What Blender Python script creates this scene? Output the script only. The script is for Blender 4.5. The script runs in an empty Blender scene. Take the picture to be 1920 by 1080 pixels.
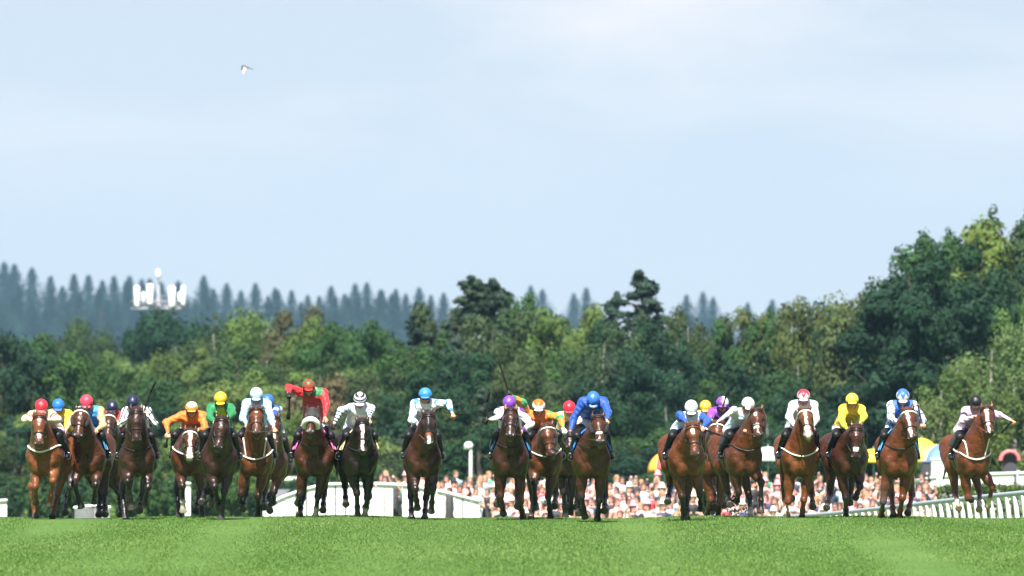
import bpy, math, random
import numpy as np
from mathutils import Vector, Matrix
sc = bpy.context.scene
COL = sc.collection
R = math.radians

# ------------------------------------------------------------------ camera
CAMZ = 2.0
PITCH = math.atan(224 / 21333)
FPX = 400 / 36 * 1920            # pixels of the 1920 px wide picture per unit slope
cam = bpy.data.cameras.new('camera')
cam.lens = 400; cam.sensor_width = 36; cam.clip_start = 1; cam.clip_end = 20000
cam.dof.use_dof = True; cam.dof.focus_distance = 203; cam.dof.aperture_fstop = 4.6
cam_o = bpy.data.objects.new('camera', cam); COL.objects.link(cam_o)
cam_o.location = (0, 0, CAMZ); cam_o.rotation_euler = (math.pi / 2 + PITCH, 0, 0)
sc.camera = cam_o

# ------------------------------------------------------------------ sky, sun, exposure
SUN_EL, SUN_ROT = R(55), R(188)
w = bpy.data.worlds.new('World'); sc.world = w; w.use_nodes = True
nt = w.node_tree; nd = nt.nodes; ln = nt.links
bg = nd['Background']; bg.inputs['Strength'].default_value = 0.05
sky = nd.new('ShaderNodeTexSky'); sky.sky_type = 'NISHITA'; sky.sun_disc = False
sky.sun_elevation = SUN_EL; sky.sun_rotation = SUN_ROT
sky.altitude = 0; sky.air_density = 0.45; sky.dust_density = 0.3; sky.ozone_density = 1.2
tc = nd.new('ShaderNodeTexCoord'); mp = nd.new('ShaderNodeMapping')
mp.inputs['Scale'].default_value = (15, 15, 52)
ln.new(tc.outputs['Generated'], mp.inputs['Vector'])
nz = nd.new('ShaderNodeTexNoise'); nz.inputs['Scale'].default_value = 1.0; nz.inputs['Detail'].default_value = 7
nz.inputs['Roughness'].default_value = 0.55; nz.inputs['Distortion'].default_value = 0.3
ln.new(mp.outputs['Vector'], nz.inputs['Vector'])
cr = nd.new('ShaderNodeValToRGB')
cr.color_ramp.elements[0].position = 0.42; cr.color_ramp.elements[0].color = (0, 0, 0, 1)
cr.color_ramp.elements[1].position = 0.60; cr.color_ramp.elements[1].color = (1, 1, 1, 1)
ln.new(nz.outputs['Fac'], cr.inputs['Fac'])
# the clouds thicken a little with height above the wood
sx = nd.new('ShaderNodeSeparateXYZ'); ln.new(tc.outputs['Generated'], sx.inputs[0])
mr = nd.new('ShaderNodeMapRange'); mr.inputs['From Min'].default_value = 0.017; mr.inputs['From Max'].default_value = 0.036
mr.inputs['To Min'].default_value = 0.06; mr.inputs['To Max'].default_value = 0.95
ln.new(sx.outputs['Z'], mr.inputs['Value'])
mu = nd.new('ShaderNodeMath'); mu.operation = 'MULTIPLY'
ln.new(cr.outputs['Color'], mu.inputs[0]); ln.new(mr.outputs['Result'], mu.inputs[1])
hs = nd.new('ShaderNodeMix'); hs.data_type = 'RGBA'          # thin veil of high cloud over the whole sky
VEIL = (5.45, 6.15, 6.95, 1)                                     # pale towards the horizon, clear blue overhead
mv = nd.new('ShaderNodeMapRange'); mv.interpolation_type = 'SMOOTHSTEP'; mv.inputs['From Min'].default_value = 0.037; mv.inputs['From Max'].default_value = 0.09
mv.inputs['To Min'].default_value = 0.9; mv.inputs['To Max'].default_value = 0.0
ln.new(sx.outputs['Z'], mv.inputs['Value']); ln.new(mv.outputs['Result'], hs.inputs['Factor'])
ln.new(sky.outputs['Color'], hs.inputs['A']); hs.inputs['B'].default_value = VEIL
mx = nd.new('ShaderNodeMix'); mx.data_type = 'RGBA'
ln.new(mu.outputs[0], mx.inputs['Factor']); ln.new(hs.outputs['Result'], mx.inputs['A'])
mx.inputs['B'].default_value = (7.6, 7.5, 7.75, 1)
ln.new(mx.outputs['Result'], bg.inputs['Color'])

sun = bpy.data.lights.new('sun', 'SUN'); sun.energy = 5.0; sun.angle = R(0.53); sun.color = (1, 0.955, 0.88)
sun_o = bpy.data.objects.new('sun', sun); COL.objects.link(sun_o)
to_sun = Vector((math.sin(SUN_ROT) * math.cos(SUN_EL), math.cos(SUN_ROT) * math.cos(SUN_EL), math.sin(SUN_EL)))
sun_o.rotation_euler = to_sun.to_track_quat('Z', 'Y').to_euler()
sc.view_settings.view_transform = 'Standard'; sc.view_settings.look = 'None'
sc.view_settings.gamma = 1; sc.view_settings.exposure = 1.35
sc.render.engine = 'CYCLES'
sc.cycles.max_bounces = 6; sc.cycles.diffuse_bounces = 2; sc.cycles.glossy_bounces = 2
sc.cycles.transmission_bounces = 3; sc.cycles.transparent_max_bounces = 6; sc.cycles.volume_bounces = 0
sc.cycles.use_denoising = True

def at(px, row, Y):
    """the point at depth Y that the photograph shows at pixel (px, row) of 1920 x 1080"""
    u = (px - 960) / FPX; v = (540 - row) / FPX
    c, s = math.cos(PITCH), math.sin(PITCH)
    dy, dz = c - v * s, s + v * c
    return Vector((u * Y / dy, Y, CAMZ + dz * Y / dy))

def gz(y, x=0):
    """height of the ground: level up to the brow at 205 m, a dip beyond it, a slow rise further on"""
    if y < 205: return 0.0
    if y < 285:
        t = (y - 205) / 80; return -2.9 * t * t * (3 - 2 * t)
    if y < 300: return -2.9
    if y < 385:
        t = (y - 300) / 85; return -2.9 + .95 * t
    if y < 1100: return -1.95 - 1.4 * min(1, max(0, y - 400) / 60)
    t = min(1, (y - 1100) / 3200); return -3.35 + 25 * t * t * (3 - 2 * t)      # the far hill

# ------------------------------------------------------------------ naming helpers
def tag(o, label=None, cat=None, group=None, kind=None):
    if label: o['label'] = label
    if cat: o['category'] = cat
    if group: o['group'] = group
    if kind: o['kind'] = kind
    return o
def empty(name, loc=(0, 0, 0), rz=0):
    o = bpy.data.objects.new(name, None); COL.objects.link(o); o.empty_display_size = 0.2
    o.location = loc; o.rotation_euler = (0, 0, rz); return o
def link(name, me, parent=None, loc=None):
    o = bpy.data.objects.new(name, me); COL.objects.link(o)
    if parent: o.parent = parent
    if loc is not None: o.location = loc
    return o

# ------------------------------------------------------------------ materials
def mat(name, col=(0.5, 0.5, 0.5), rough=0.6, spec=0.5, attr=None, var=0.0, vscale=8, bump=0.0, bscale=20, objcol=False, metal=0, sheen=0, coat=0, detail=4):
    m = bpy.data.materials.new(name); m.use_nodes = True
    t = m.node_tree; n = t.nodes; l = t.links; b = n['Principled BSDF']
    b.inputs['Roughness'].default_value = rough; b.inputs['Specular IOR Level'].default_value = spec
    b.inputs['Metallic'].default_value = metal; b.inputs['Sheen Weight'].default_value = sheen; b.inputs['Coat Weight'].default_value = coat
    if coat: b.inputs['Coat Roughness'].default_value = 0.3
    src = None
    if attr:
        a = n.new('ShaderNodeAttribute'); a.attribute_name = attr; src = a.outputs['Color']
    else:
        rgb = n.new('ShaderNodeRGB'); rgb.outputs[0].default_value = (*col, 1); src = rgb.outputs[0]
    tcn = n.new('ShaderNodeTexCoord')
    if objcol:      # attribute alpha-like mask 'Msk' takes the object's own colour (each spectator's clothes)
        oi = n.new('ShaderNodeObjectInfo'); a2 = n.new('ShaderNodeAttribute'); a2.attribute_name = 'Msk'
        mxn = n.new('ShaderNodeMix'); mxn.data_type = 'RGBA'
        l.new(a2.outputs['Fac'], mxn.inputs['Factor']); l.new(src, mxn.inputs['A']); l.new(oi.outputs['Color'], mxn.inputs['B'])
        src = mxn.outputs['Result']
    if var:
        nn = n.new('ShaderNodeTexNoise'); nn.inputs['Scale'].default_value = vscale; nn.inputs['Detail'].default_value = detail
        l.new(tcn.outputs['Object'], nn.inputs['Vector'])
        m1 = n.new('ShaderNodeMapRange'); m1.inputs['From Min'].default_value = 0.3; m1.inputs['From Max'].default_value = 0.7
        m1.inputs['To Min'].default_value = 1 - var; m1.inputs['To Max'].default_value = 1 + var
        l.new(nn.outputs['Fac'], m1.inputs['Value'])
        vm = n.new('ShaderNodeVectorMath'); vm.operation = 'SCALE'
        l.new(src, vm.inputs[0]); l.new(m1.outputs['Result'], vm.inputs['Scale']); src = vm.outputs['Vector']
    l.new(src, b.inputs['Base Color'])
    if bump:
        nb = n.new('ShaderNodeTexNoise'); nb.inputs['Scale'].default_value = bscale; nb.inputs['Detail'].default_value = 3
        l.new(tcn.outputs['Object'], nb.inputs['Vector'])
        bp = n.new('ShaderNodeBump'); bp.inputs['Strength'].default_value = bump; bp.inputs['Distance'].default_value = 0.03
        l.new(nb.outputs['Fac'], bp.inputs['Height']); l.new(bp.outputs['Normal'], b.inputs['Normal'])
    return m

# ------------------------------------------------------------------ mesh helpers
def mesh_np(name, V, Q, m=None, cols=None, smooth=True, msk=None):
    """V (n,3), Q (f,k) -> mesh; cols: per-vertex colours"""
    V = np.asarray(V, np.float32); Q = np.asarray(Q, np.int32)
    me = bpy.data.meshes.new(name)
    me.vertices.add(len(V)); me.vertices.foreach_set('co', V.ravel())
    k = Q.shape[1]
    me.loops.add(Q.size); me.loops.foreach_set('vertex_index', Q.ravel())
    me.polygons.add(len(Q)); me.polygons.foreach_set('loop_start', np.arange(0, Q.size, k, dtype=np.int32))
    if smooth: me.polygons.foreach_set('use_smooth', np.ones(len(Q), bool))
    me.update(calc_edges=True)
    if cols is not None:
        a = me.attributes.new('Col', 'FLOAT_COLOR', 'POINT')
        c4 = np.ones((len(V), 4), np.float32); c4[:, :3] = cols
        a.data.foreach_set('color', c4.ravel())
    if msk is not None:
        a = me.attributes.new('Msk', 'FLOAT', 'POINT'); a.data.foreach_set('value', np.asarray(msk, np.float32))
    if m: me.materials.append(m)
    return me

class MB:
    """collects boxes, tubes and sheets into one mesh"""
    def __init__(s): s.v = []; s.f = []
    def add(s, vs, fs):
        b = len(s.v); s.v += [tuple(v) for v in vs]; s.f += [tuple(i + b for i in f) for f in fs]
    def box(s, c, d, rot=None):
        vs = [Vector(((i & 1) - .5, ((i >> 1) & 1) - .5, (i >> 2) - .5)) for i in range(8)]
        vs = [Vector((v.x * d[0], v.y * d[1], v.z * d[2])) for v in vs]
        if rot: vs = [rot @ v for v in vs]
        s.add([v + Vector(c) for v in vs], [(0, 2, 3, 1), (4, 5, 7, 6), (0, 1, 5, 4), (2, 6, 7, 3), (0, 4, 6, 2), (1, 3, 7, 5)])
    def tube(s, pts, r, n=6, cap=True, flat=None):
        pts = [Vector(p) for p in pts]; k = len(pts)
        rs = r if isinstance(r, (list, tuple)) else [r] * k
        up = Vector((0.13, 0.21, 0.97)); vs = []
        for i, p in enumerate(pts):
            d = (pts[min(i + 1, k - 1)] - pts[max(i - 1, 0)])
            if d.length < 1e-9: d = Vector((0, 0, 1))
            d.normalize()
            a = d.cross(up)
            if a.length < 1e-3: a = d.cross(Vector((1, 0, 0)))
            a.normalize(); b = d.cross(a).normalized()
            for j in range(n):
                t = 2 * math.pi * j / n
                vs.append(p + a * (math.cos(t) * rs[i]) + b * (math.sin(t) * rs[i] * (flat or 1)))
        fs = [(i * n + j, i * n + (j + 1) % n, (i + 1) * n + (j + 1) % n, (i + 1) * n + j) for i in range(k - 1) for j in range(n)]
        if cap: fs += [tuple(range(n))[::-1], tuple(range((k - 1) * n, k * n))]
        s.add(vs, fs)
    def lathe(s, prof, c=(0, 0, 0), n=16):
        vs = [(c[0] + r * math.cos(2 * math.pi * j / n), c[1] + r * math.sin(2 * math.pi * j / n), c[2] + z) for r, z in prof for j in range(n)]
        fs = [(i * n + j, i * n + (j + 1) % n, (i + 1) * n + (j + 1) % n, (i + 1) * n + j) for i in range(len(prof) - 1) for j in range(n)]
        s.add(vs, fs)
    def build(s, name, m, parent=None, smooth=True, loc=None):
        me = bpy.data.meshes.new(name); me.from_pydata(s.v, [], s.f); me.update()
        if smooth: me.polygons.foreach_set('use_smooth', np.ones(len(me.polygons), bool))
        if m: me.materials.append(m)
        return link(name, me, parent, loc)

# ------------------------------------------------------------------ implicit bodies: blended cones and ellipsoids meshed as one skin
def cone(a, b, r1, r2, k=0.04, col=None, tg=None, flat=None, sub=False):
    return dict(t='c', a=np.array(a, np.float32), b=np.array(b, np.float32), r1=r1, r2=r2, k=k, col=col, tg=tg, flat=flat, sub=sub)
def ell(c, r, M=None, k=0.04, col=None, tg=None, sub=False):
    M = np.eye(3, dtype=np.float32) if M is None else np.array(M, np.float32)   # rows = axes
    return dict(t='e', a=np.array(c, np.float32), r=np.array(r, np.float32), M=M, k=k, col=col, tg=tg, sub=sub)
def frus(a, b, r1, r2, k=0.01, col=None, tg=None):
    return dict(t='f', a=np.array(a, np.float32), b=np.array(b, np.float32), r1=r1, r2=r2, k=k, col=col, tg=tg, sub=False)
def half(p, n, k=0.005):    # removes everything on the side n points to
    return dict(t='h', a=np.array(p, np.float32), n=np.array(n, np.float32), k=k, sub=True, col=None, tg=None)
def pdist(p, P):
    if p['t'] == 'c':
        d = P - p['a']; ba = p['b'] - p['a']
        if p['flat']:
            ax = np.array(p['flat'][0], np.float32); f = p['flat'][1] - 1
            d = d + ax * (d @ ax)[..., None] * f; ba = ba + ax * (ba @ ax) * f
        t = np.clip((d @ ba) / max(float(ba @ ba), 1e-9), 0, 1)
        q = d - t[..., None] * ba
        return np.sqrt((q * q).sum(-1)) - (p['r1'] + (p['r2'] - p['r1']) * t), t
    if p['t'] == 'f':       # a hoof: a cone cut off flat
        d = P - p['a']; ba = p['b'] - p['a']; L = float(np.sqrt(ba @ ba)); u = ba / L
        s = d @ u; q = d - s[..., None] * u; t = np.clip(s / L, 0, 1)
        return np.maximum(np.sqrt((q * q).sum(-1)) - (p['r1'] + (p['r2'] - p['r1']) * t), np.abs(s - L / 2) - L / 2), t
    if p['t'] == 'e':
        q = (P - p['a']) @ p['M'].T
        k0 = np.sqrt(((q / p['r']) ** 2).sum(-1)); k1 = np.sqrt(((q / p['r'] ** 2) ** 2).sum(-1))
        return np.where(k1 > 1e-6, k0 * (k0 - 1) / np.maximum(k1, 1e-6), -p['r'].min()), np.zeros(k0.shape, np.float32)
    return -((P - p['a']) @ p['n']), None
def comb(F, d, p):
    k = p['k']
    if p['sub']:
        h = np.maximum(k - np.abs(F + d), 0) / k
        return np.maximum(F, -d) + h * h * k / 4
    h = np.maximum(k - np.abs(F - d), 0) / k
    return np.minimum(F, d) - h * h * k / 4
def sdf(prims, P):
    F = np.full(P.shape[:-1], 10, np.float32)
    for p in prims: F = comb(F, pdist(p, P)[0], p)
    return F
def pbox(p, pad):
    if p['t'] in 'cf':
        m = max(p['r1'], p['r2']) + pad
        return np.minimum(p['a'], p['b']) - m, np.maximum(p['a'], p['b']) + m
    if p['t'] == 'e':
        e = np.sqrt(((p['M'] * p['r'][:, None]) ** 2).sum(0)) + pad
        return p['a'] - e, p['a'] + e
    return None
def skin(prims, h, soft=0.012, post=None):
    """one continuous skin over the prims -> V, Q, cols, nearest prim index, t along it"""
    bb = [pbox(p, 3 * h) for p in prims if not p['sub']]
    lo = np.min([b[0] for b in bb], 0); hi = np.max([b[1] for b in bb], 0)
    n = np.ceil((hi - lo) / h).astype(int) + 1
    ax = [lo[i] + h * np.arange(n[i]) for i in range(3)]
    F = np.full(n, 10, np.float32)
    for p in prims:
        b = pbox(p, p['k'] + 3 * h)
        if b is None: sl = [slice(0, n[i]) for i in range(3)]
        else: sl = [slice(max(0, int((b[0][i] - lo[i]) / h)), min(n[i], int((b[1][i] - lo[i]) / h) + 2)) for i in range(3)]
        if any(s.stop <= s.start for s in sl): continue
        G = np.stack(np.meshgrid(*[ax[i][sl[i]] for i in range(3)], indexing='ij'), -1).astype(np.float32)
        F[tuple(sl)] = comb(F[tuple(sl)], pdist(p, G)[0].astype(np.float32), p)
    S = F < 0
    cnt = np.zeros(n - 1, np.int8)
    offs = [(i, j, k) for i in (0, 1) for j in (0, 1) for k in (0, 1)]
    for o in offs: cnt += S[o[0]:n[0] - 1 + o[0], o[1]:n[1] - 1 + o[1], o[2]:n[2] - 1 + o[2]]
    I = np.argwhere((cnt > 0) & (cnt < 8))
    idx = np.full(n - 1, -1, np.int32); idx[tuple(I.T)] = np.arange(len(I))
    acc = np.zeros((len(I), 3), np.float32); num = np.zeros(len(I), np.float32)
    for o in offs:
        for a in range(3):
            if o[a]: continue
            o2 = list(o); o2[a] = 1
            f0 = F[I[:, 0] + o[0], I[:, 1] + o[1], I[:, 2] + o[2]]; f1 = F[I[:, 0] + o2[0], I[:, 1] + o2[1], I[:, 2] + o2[2]]
            c = (f0 < 0) != (f1 < 0)
            t = np.where(c, f0 / np.where(c, f0 - f1, 1), 0)
            pos = np.tile(np.array(o, np.float32), (len(I), 1)); pos[:, a] += t
            acc += pos * c[:, None]; num += c
    V = lo + h * (I + acc / num[:, None])
    Q = []
    for a in range(3):
        b, c = (a + 1) % 3, (a + 2) % 3
        s0 = [slice(None)] * 3; s1 = [slice(None)] * 3; s0[a] = slice(0, n[a] - 1); s1[a] = slice(1, n[a])
        A0, A1 = S[tuple(s0)], S[tuple(s1)]
        E = np.argwhere(A0 != A1)
        E = E[(E[:, b] > 0) & (E[:, c] > 0) & (E[:, b] < n[b] - 1) & (E[:, c] < n[c] - 1)]
        def g(db, dc):
            e = E.copy(); e[:, b] += db; e[:, c] += dc; return idx[tuple(e.T)]
        q = np.stack([g(-1, -1), g(0, -1), g(0, 0), g(-1, 0)], 1)
        ins = A0[tuple(E.T)]
        q[~ins] = q[~ins][:, ::-1]
        Q.append(q[(q >= 0).all(1)])
    Q = np.concatenate(Q)
    V = V.astype(np.float32)
    ps = [p for p in prims if not p['sub']]
    best = np.full(len(V), 99, np.float32); bi = np.zeros(len(V), np.int32); bt = np.zeros(len(V), np.float32)
    W = np.zeros(len(V), np.float32); C = np.zeros((len(V), 3), np.float32)
    for i, p in enumerate(ps):
        b = pbox(p, 0.12); m = ((V > b[0]) & (V < b[1])).all(1)
        if not m.any(): continue
        d, t = pdist(p, V[m])
        j = np.nonzero(m)[0]; u = d < best[j]
        best[j[u]] = d[u]; bi[j[u]] = i; bt[j[u]] = t[u]
        if p['col'] is not None:
            ww = np.exp(-np.clip(d, -0.02, 0.2) / soft).astype(np.float32)
            W[j] += ww; C[j] += ww[:, None] * np.array(p['col'], np.float32)
    C /= np.maximum(W, 1e-9)[:, None]
    return V, Q, C, bi, bt, ps
# ================================================================== ground and turf
def hills(x, y): return 0.02 * math.sin(x * .7 + y * .05) * (1 if y < 230 else 3) + 0.015 * math.sin(x * 1.9 + 1)
def build_ground():
    ys = list(np.arange(-60, 180, 6)) + list(np.arange(180, 310, 1.5)) + list(np.arange(310, 480, 6)) + list(np.geomspace(480, 9000, 60))
    nx = 81; V = []
    for y in ys:
        half_ = 40 + max(0, y) * .25 + max(0, y - 1500) * .6
        for i in range(nx):
            u = (i / (nx - 1)) * 2 - 1; x = u * abs(u) ** .35 * half_
            V.append((x, y, gz(y) + hills(x, y)))
    Q = [(j * nx + i, j * nx + i + 1, (j + 1) * nx + i + 1, (j + 1) * nx + i) for j in range(len(ys) - 1) for i in range(nx - 1)]
    m = bpy.data.materials.new('turf'); m.use_nodes = True; t = m.node_tree; n = t.nodes; l = t.links; b = n['Principled BSDF']
    b.inputs['Roughness'].default_value = .9; b.inputs['Specular IOR Level'].default_value = .15
    tcn = n.new('ShaderNodeTexCoord'); mpn = n.new('ShaderNodeMapping'); mpn.inputs['Scale'].default_value = (.5, .06, 1); l.new(tcn.outputs['Object'], mpn.inputs[0])
    n1 = n.new('ShaderNodeTexNoise'); n1.inputs['Scale'].default_value = 1; n1.inputs['Detail'].default_value = 6; l.new(mpn.outputs[0], n1.inputs['Vector'])
    r = n.new('ShaderNodeValToRGB'); r.color_ramp.elements[0].position = .35; r.color_ramp.elements[0].color = (.060, .125, .022, 1)
    r.color_ramp.elements[1].position = .68; r.color_ramp.elements[1].color = (.090, .165, .036, 1); l.new(n1.outputs['Fac'], r.inputs[0]); l.new(r.outputs[0], b.inputs['Base Color'])
    tag(link('ground', mesh_np('ground', V, Q, m)), kind='structure')

def leafmat(name, transl=.25, attr=True, rough=.6, spec=.25):
    """leaf: colour of the leaf (attribute) times the colour of the plant, some light through the blade"""
    m = bpy.data.materials.new(name); m.use_nodes = True; t = m.node_tree; n = t.nodes; l = t.links; b = n['Principled BSDF']
    b.inputs['Roughness'].default_value = rough; b.inputs['Specular IOR Level'].default_value = spec
    a = n.new('ShaderNodeAttribute'); a.attribute_name = 'Col'; oi = n.new('ShaderNodeObjectInfo')
    mxn = n.new('ShaderNodeMix'); mxn.data_type = 'RGBA'; mxn.blend_type = 'MULTIPLY'; mxn.inputs['Factor'].default_value = 1
    l.new(a.outputs['Color'], mxn.inputs['A']); l.new(oi.outputs['Color'], mxn.inputs['B'])
    c = mxn.outputs['Result']; l.new(c, b.inputs['Base Color'])
    tr = n.new('ShaderNodeBsdfTranslucent'); l.new(c, tr.inputs['Color']); ms = n.new('ShaderNodeMixShader'); ms.inputs[0].default_value = transl
    l.new(b.outputs[0], ms.inputs[1]); l.new(tr.outputs[0], ms.inputs[2]); l.new(ms.outputs[0], n['Material Output'].inputs['Surface'])
    return m
def build_grass():
    rg = np.random.default_rng(4); N = 420000
    y = 128 + (214 - 128) * rg.random(N) ** .92; x = (rg.random(N) * 2 - 1) * (y * .0462 + .6)
    z = np.zeros(N); m = y > 205; tt = (y[m] - 205) / 80; z[m] = -2.9 * tt * tt * (3 - 2 * tt)
    z += .02 * np.sin(x * .7 + y * .05) + .015 * np.sin(x * 1.9 + 1) - .004
    patch = np.sin(x * .9 + np.sin(y * .09) * 2) * .5 + np.sin(y * .21 + x * .35 + np.sin(x * .8)) * .5
    lean = rg.normal(0, .75, N); h = (.015 + .022 * rg.random(N)) * (1 + .15 * patch); w_ = .004 + .006 * rg.random(N); an = rg.random(N) * 3.14
    dx, dy = np.cos(an) * w_, np.sin(an) * w_
    P0 = np.stack([x - dx, y - dy, z], 1); P1 = np.stack([x + dx, y + dy, z], 1)
    P2 = np.stack([x + h * np.sin(lean), y + h * rg.normal(-.25, .6, N), z + h * np.cos(lean)], 1)
    V = np.stack([P0, P1, P2], 1).reshape(-1, 3); Q = np.arange(3 * N).reshape(-1, 3)
    base = np.array([.122, .228, .045]); dry = np.array([.185, .278, .084]); deep = np.array([.086, .182, .034])
    k = np.clip(.5 + .24 * patch + rg.normal(0, .15, N), 0, 1)[:, None]
    c = np.where(k < .5, deep + (base - deep) * k * 2, base + (dry - base) * (k - .5) * 2)
    c = np.repeat(c, 3, 0)
    tag(link('grass', mesh_np('grass', V, Q, leafmat('grass_blade', .3, rough=.55, spec=.3), c, smooth=False)), 'short mown green turf in front of the racehorses', 'grass', kind='stuff')
build_ground(); build_grass()

# ================================================================== trees
M_LEAF = leafmat('leaf', .34, rough=.75, spec=.12); M_NEEDLE = leafmat('needle', .08, rough=.7)
M_BARK = mat('bark', (.075, .058, .045), rough=.9, var=.4, vscale=3, bump=.6, bscale=8)
M_BIRCH = mat('birch_bark', (.30, .28, .25), rough=.85, var=.5, vscale=4)
def leaves(rg, cen, rad, n, size, up=.35, shade=None, flat=1.0, droop=0.0, asp=.6):
    """n leaf sprays through each clump (centres cen, radii rad)"""
    k = len(cen); m = k * n
    c = np.repeat(cen, n, 0); r = np.repeat(rad, n)
    d = rg.normal(size=(m, 3)); d /= np.linalg.norm(d, axis=1)[:, None]
    q = rg.random(m) ** .42
    p = c + d * (q * r)[:, None] * np.array([1, 1, flat]); p[:, 2] -= droop * rg.random(m) ** 2 * r
    nrm_ = d * 1.5 + rg.normal(size=(m, 3)) * .33 + np.array([0, 0, up]); nrm_ /= np.linalg.norm(nrm_, axis=1)[:, None]
    t1 = np.cross(nrm_, rg.normal(size=(m, 3))); t1 /= np.linalg.norm(t1, axis=1)[:, None]; t2 = np.cross(nrm_, t1)
    s = (size * (.6 + .8 * rg.random(m)))[:, None]
    V = np.stack([p - t1 * s, p - t2 * s * asp, p + t1 * s * 1.1, p + t2 * s * asp], 1).reshape(-1, 3)
    Q = np.arange(4 * m).reshape(-1, 4)
    sh = (np.repeat(shade if shade is not None else np.ones(k), n) * (.91 + .18 * rg.random(m)))[:, None] * np.array([[1, 1, 1]]) * (1 + rg.normal(0, .06, (m, 3)))
    return V, Q, np.repeat(np.clip(sh, .2, 2), 4, 0)
def cat(parts):
    o = 0; Vs, Qs, Cs = [], [], []
    for V, Q, C in parts: Vs.append(V); Qs.append(Q + o); Cs.append(C); o += len(V)
    return np.concatenate(Vs), np.concatenate(Qs), np.concatenate(Cs)
def wood(H, r, rnd, limbs, m):
    b = MB(); b.tube([(0, 0, -.6), (.05 * H * rnd.uniform(-.3, .3), 0, H * .3), (.04 * H * rnd.uniform(-.5, .5), .02 * H, H * .6), (0, 0, H * .9)], [r * 1.3, r, r * .6, r * .1], 8)
    for z0, e in limbs: b.tube([(0, 0, z0), tuple(np.array([e[0] * .5, e[1] * .5, (z0 + e[2]) / 2 + .2])), tuple(e)], [r * .45, r * .28, r * .06], 5)
    me = bpy.data.meshes.new('trunk'); me.from_pydata(b.v, [], b.f); me.materials.append(m); return me
def proto_broad(seed, H=12., Rw=5.2, n=260, low=.10, ncl=54, droop=0., size=.15, birch=False):
    """a crown of rounded boughs: each bough a dome of leaf sprays facing outwards, with gaps between"""
    rg = np.random.default_rng(seed); rnd = random.Random(seed)
    d = rg.normal(size=(ncl, 3)); d[:, 2] += .25; d /= np.linalg.norm(d, axis=1)[:, None]; q = .62 + .38 * rg.random(ncl)
    lob = 1 + .16 * np.sin(np.arctan2(d[:, 1], d[:, 0]) * 3 + seed) + .10 * np.sin(d[:, 2] * 6 + seed)
    hz = H * (1 - low) / 2
    cen = d * (q * lob)[:, None] * np.array([Rw - 1.1, Rw - 1.1, hz - .9]) + np.array([0, 0, H * low + hz])
    rad = rg.uniform(.8, 1.75, ncl) * Rw / 5.2; sh = rg.uniform(.84, 1.18, ncl)
    parts = [leaves(rg, cen, rad, n, size, shade=sh, droop=droop * 1.5, flat=.72, asp=.5 if droop else .65)]
    ow = cen + (cen - np.array([0, 0, H * .45])) * rg.uniform(.03, .11, (ncl, 1))          # ragged sprays on the outside
    parts.append(leaves(rg, ow, rg.uniform(.3, .7, ncl), 36, size * .8, shade=rg.uniform(.85, 1.2, ncl), droop=droop))
    V, Q, C = cat(parts)
    limbs = [(H * rnd.uniform(.2, .5), cen[i] * .85) for i in rnd.sample(range(ncl), 14)]
    return mesh_np('crown', V, Q, M_LEAF, C, smooth=False), wood(H, .26, rnd, limbs, M_BIRCH if birch else M_BARK), H
def proto_conifer(seed, H=22., Rw=4.3, n=34):
    rg = np.random.default_rng(seed); rnd = random.Random(seed); cen, rad, sh = [], [], []; limbs = []
    z = H * .1
    while z < H - .5:
        f = 1 - z / H; L = Rw * (f ** 1.3 * 1.35 + .006) * rnd.uniform(.6, 1.2); k = rnd.randint(5, 7); a0 = rnd.random() * 6.28
        for i in range(k):
            a_ = a0 + i * 6.283 / k + rnd.uniform(-.25, .25); l_ = L * rnd.uniform(.7, 1.12); s_ = rnd.uniform(.7, 1.25)
            for t in np.linspace(.2, 1, max(2, int(l_ / .5))):
                cen.append((math.cos(a_) * l_ * t, math.sin(a_) * l_ * t, z - .30 * l_ * t * t + rnd.uniform(-.1, .1))); rad.append((.09 + .40 * min(1, f * 2.0)) * (1.15 - .5 * t)); sh.append(s_)
            if rnd.random() < .3: limbs.append((z, (math.cos(a_) * l_ * .8, math.sin(a_) * l_ * .8, z - .2 * l_)))
        z += rnd.uniform(.38, .62) * (.55 + .6 * f)
    for t in np.linspace(0, 1, 5): cen.append((0, 0, H - .2 - t * 1.2)); rad.append(.03 + .07 * t); sh.append(1.)
    V, Q, C = leaves(rg, np.array(cen), np.array(rad), max(8, int(n * .5)), .17, shade=np.array(sh), flat=.5, asp=.3)
    return mesh_np('crown', V, Q, M_NEEDLE, C, smooth=False), wood(H, .22, rnd, limbs[:30], M_BARK), H
def proto_pine(seed, H=14., Rw=4.6, n=70):
    rg = np.random.default_rng(seed); rnd = random.Random(seed); cen, rad, sh, limbs = [], [], [], []
    for i in range(120):
        f = (i + rnd.random()) / 120; z = H * (.08 + .88 * f); L = Rw * (1.02 - f) ** .8 * rnd.uniform(.15, 1.12); a_ = rnd.random() * 6.28
        e = (math.cos(a_) * L, math.sin(a_) * L, z + L * .12); cen.append(e); rad.append(rnd.uniform(.6, 1.1) * (1 - .55 * f)); sh.append(rnd.uniform(.7, 1.25)); limbs.append((max(.5, z - .5), e))
    for i in range(7): cen.append((rnd.uniform(-.5, .5), rnd.uniform(-.5, .5), H - .25 - i * .2)); rad.append(.22 + .05 * i); sh.append(1.1)
    V, Q, C = leaves(rg, np.array(cen), np.array(rad), n, .19, shade=np.array(sh), flat=.42, up=.6, asp=.3)
    return mesh_np('crown', V, Q, M_NEEDLE, C, smooth=False), wood(H, .28, rnd, limbs[::5], M_BARK), H
def proto_shrub(seed):
    return proto_broad(seed, H=4., Rw=2.4, n=110, low=.0, ncl=34, size=.13)
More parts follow.
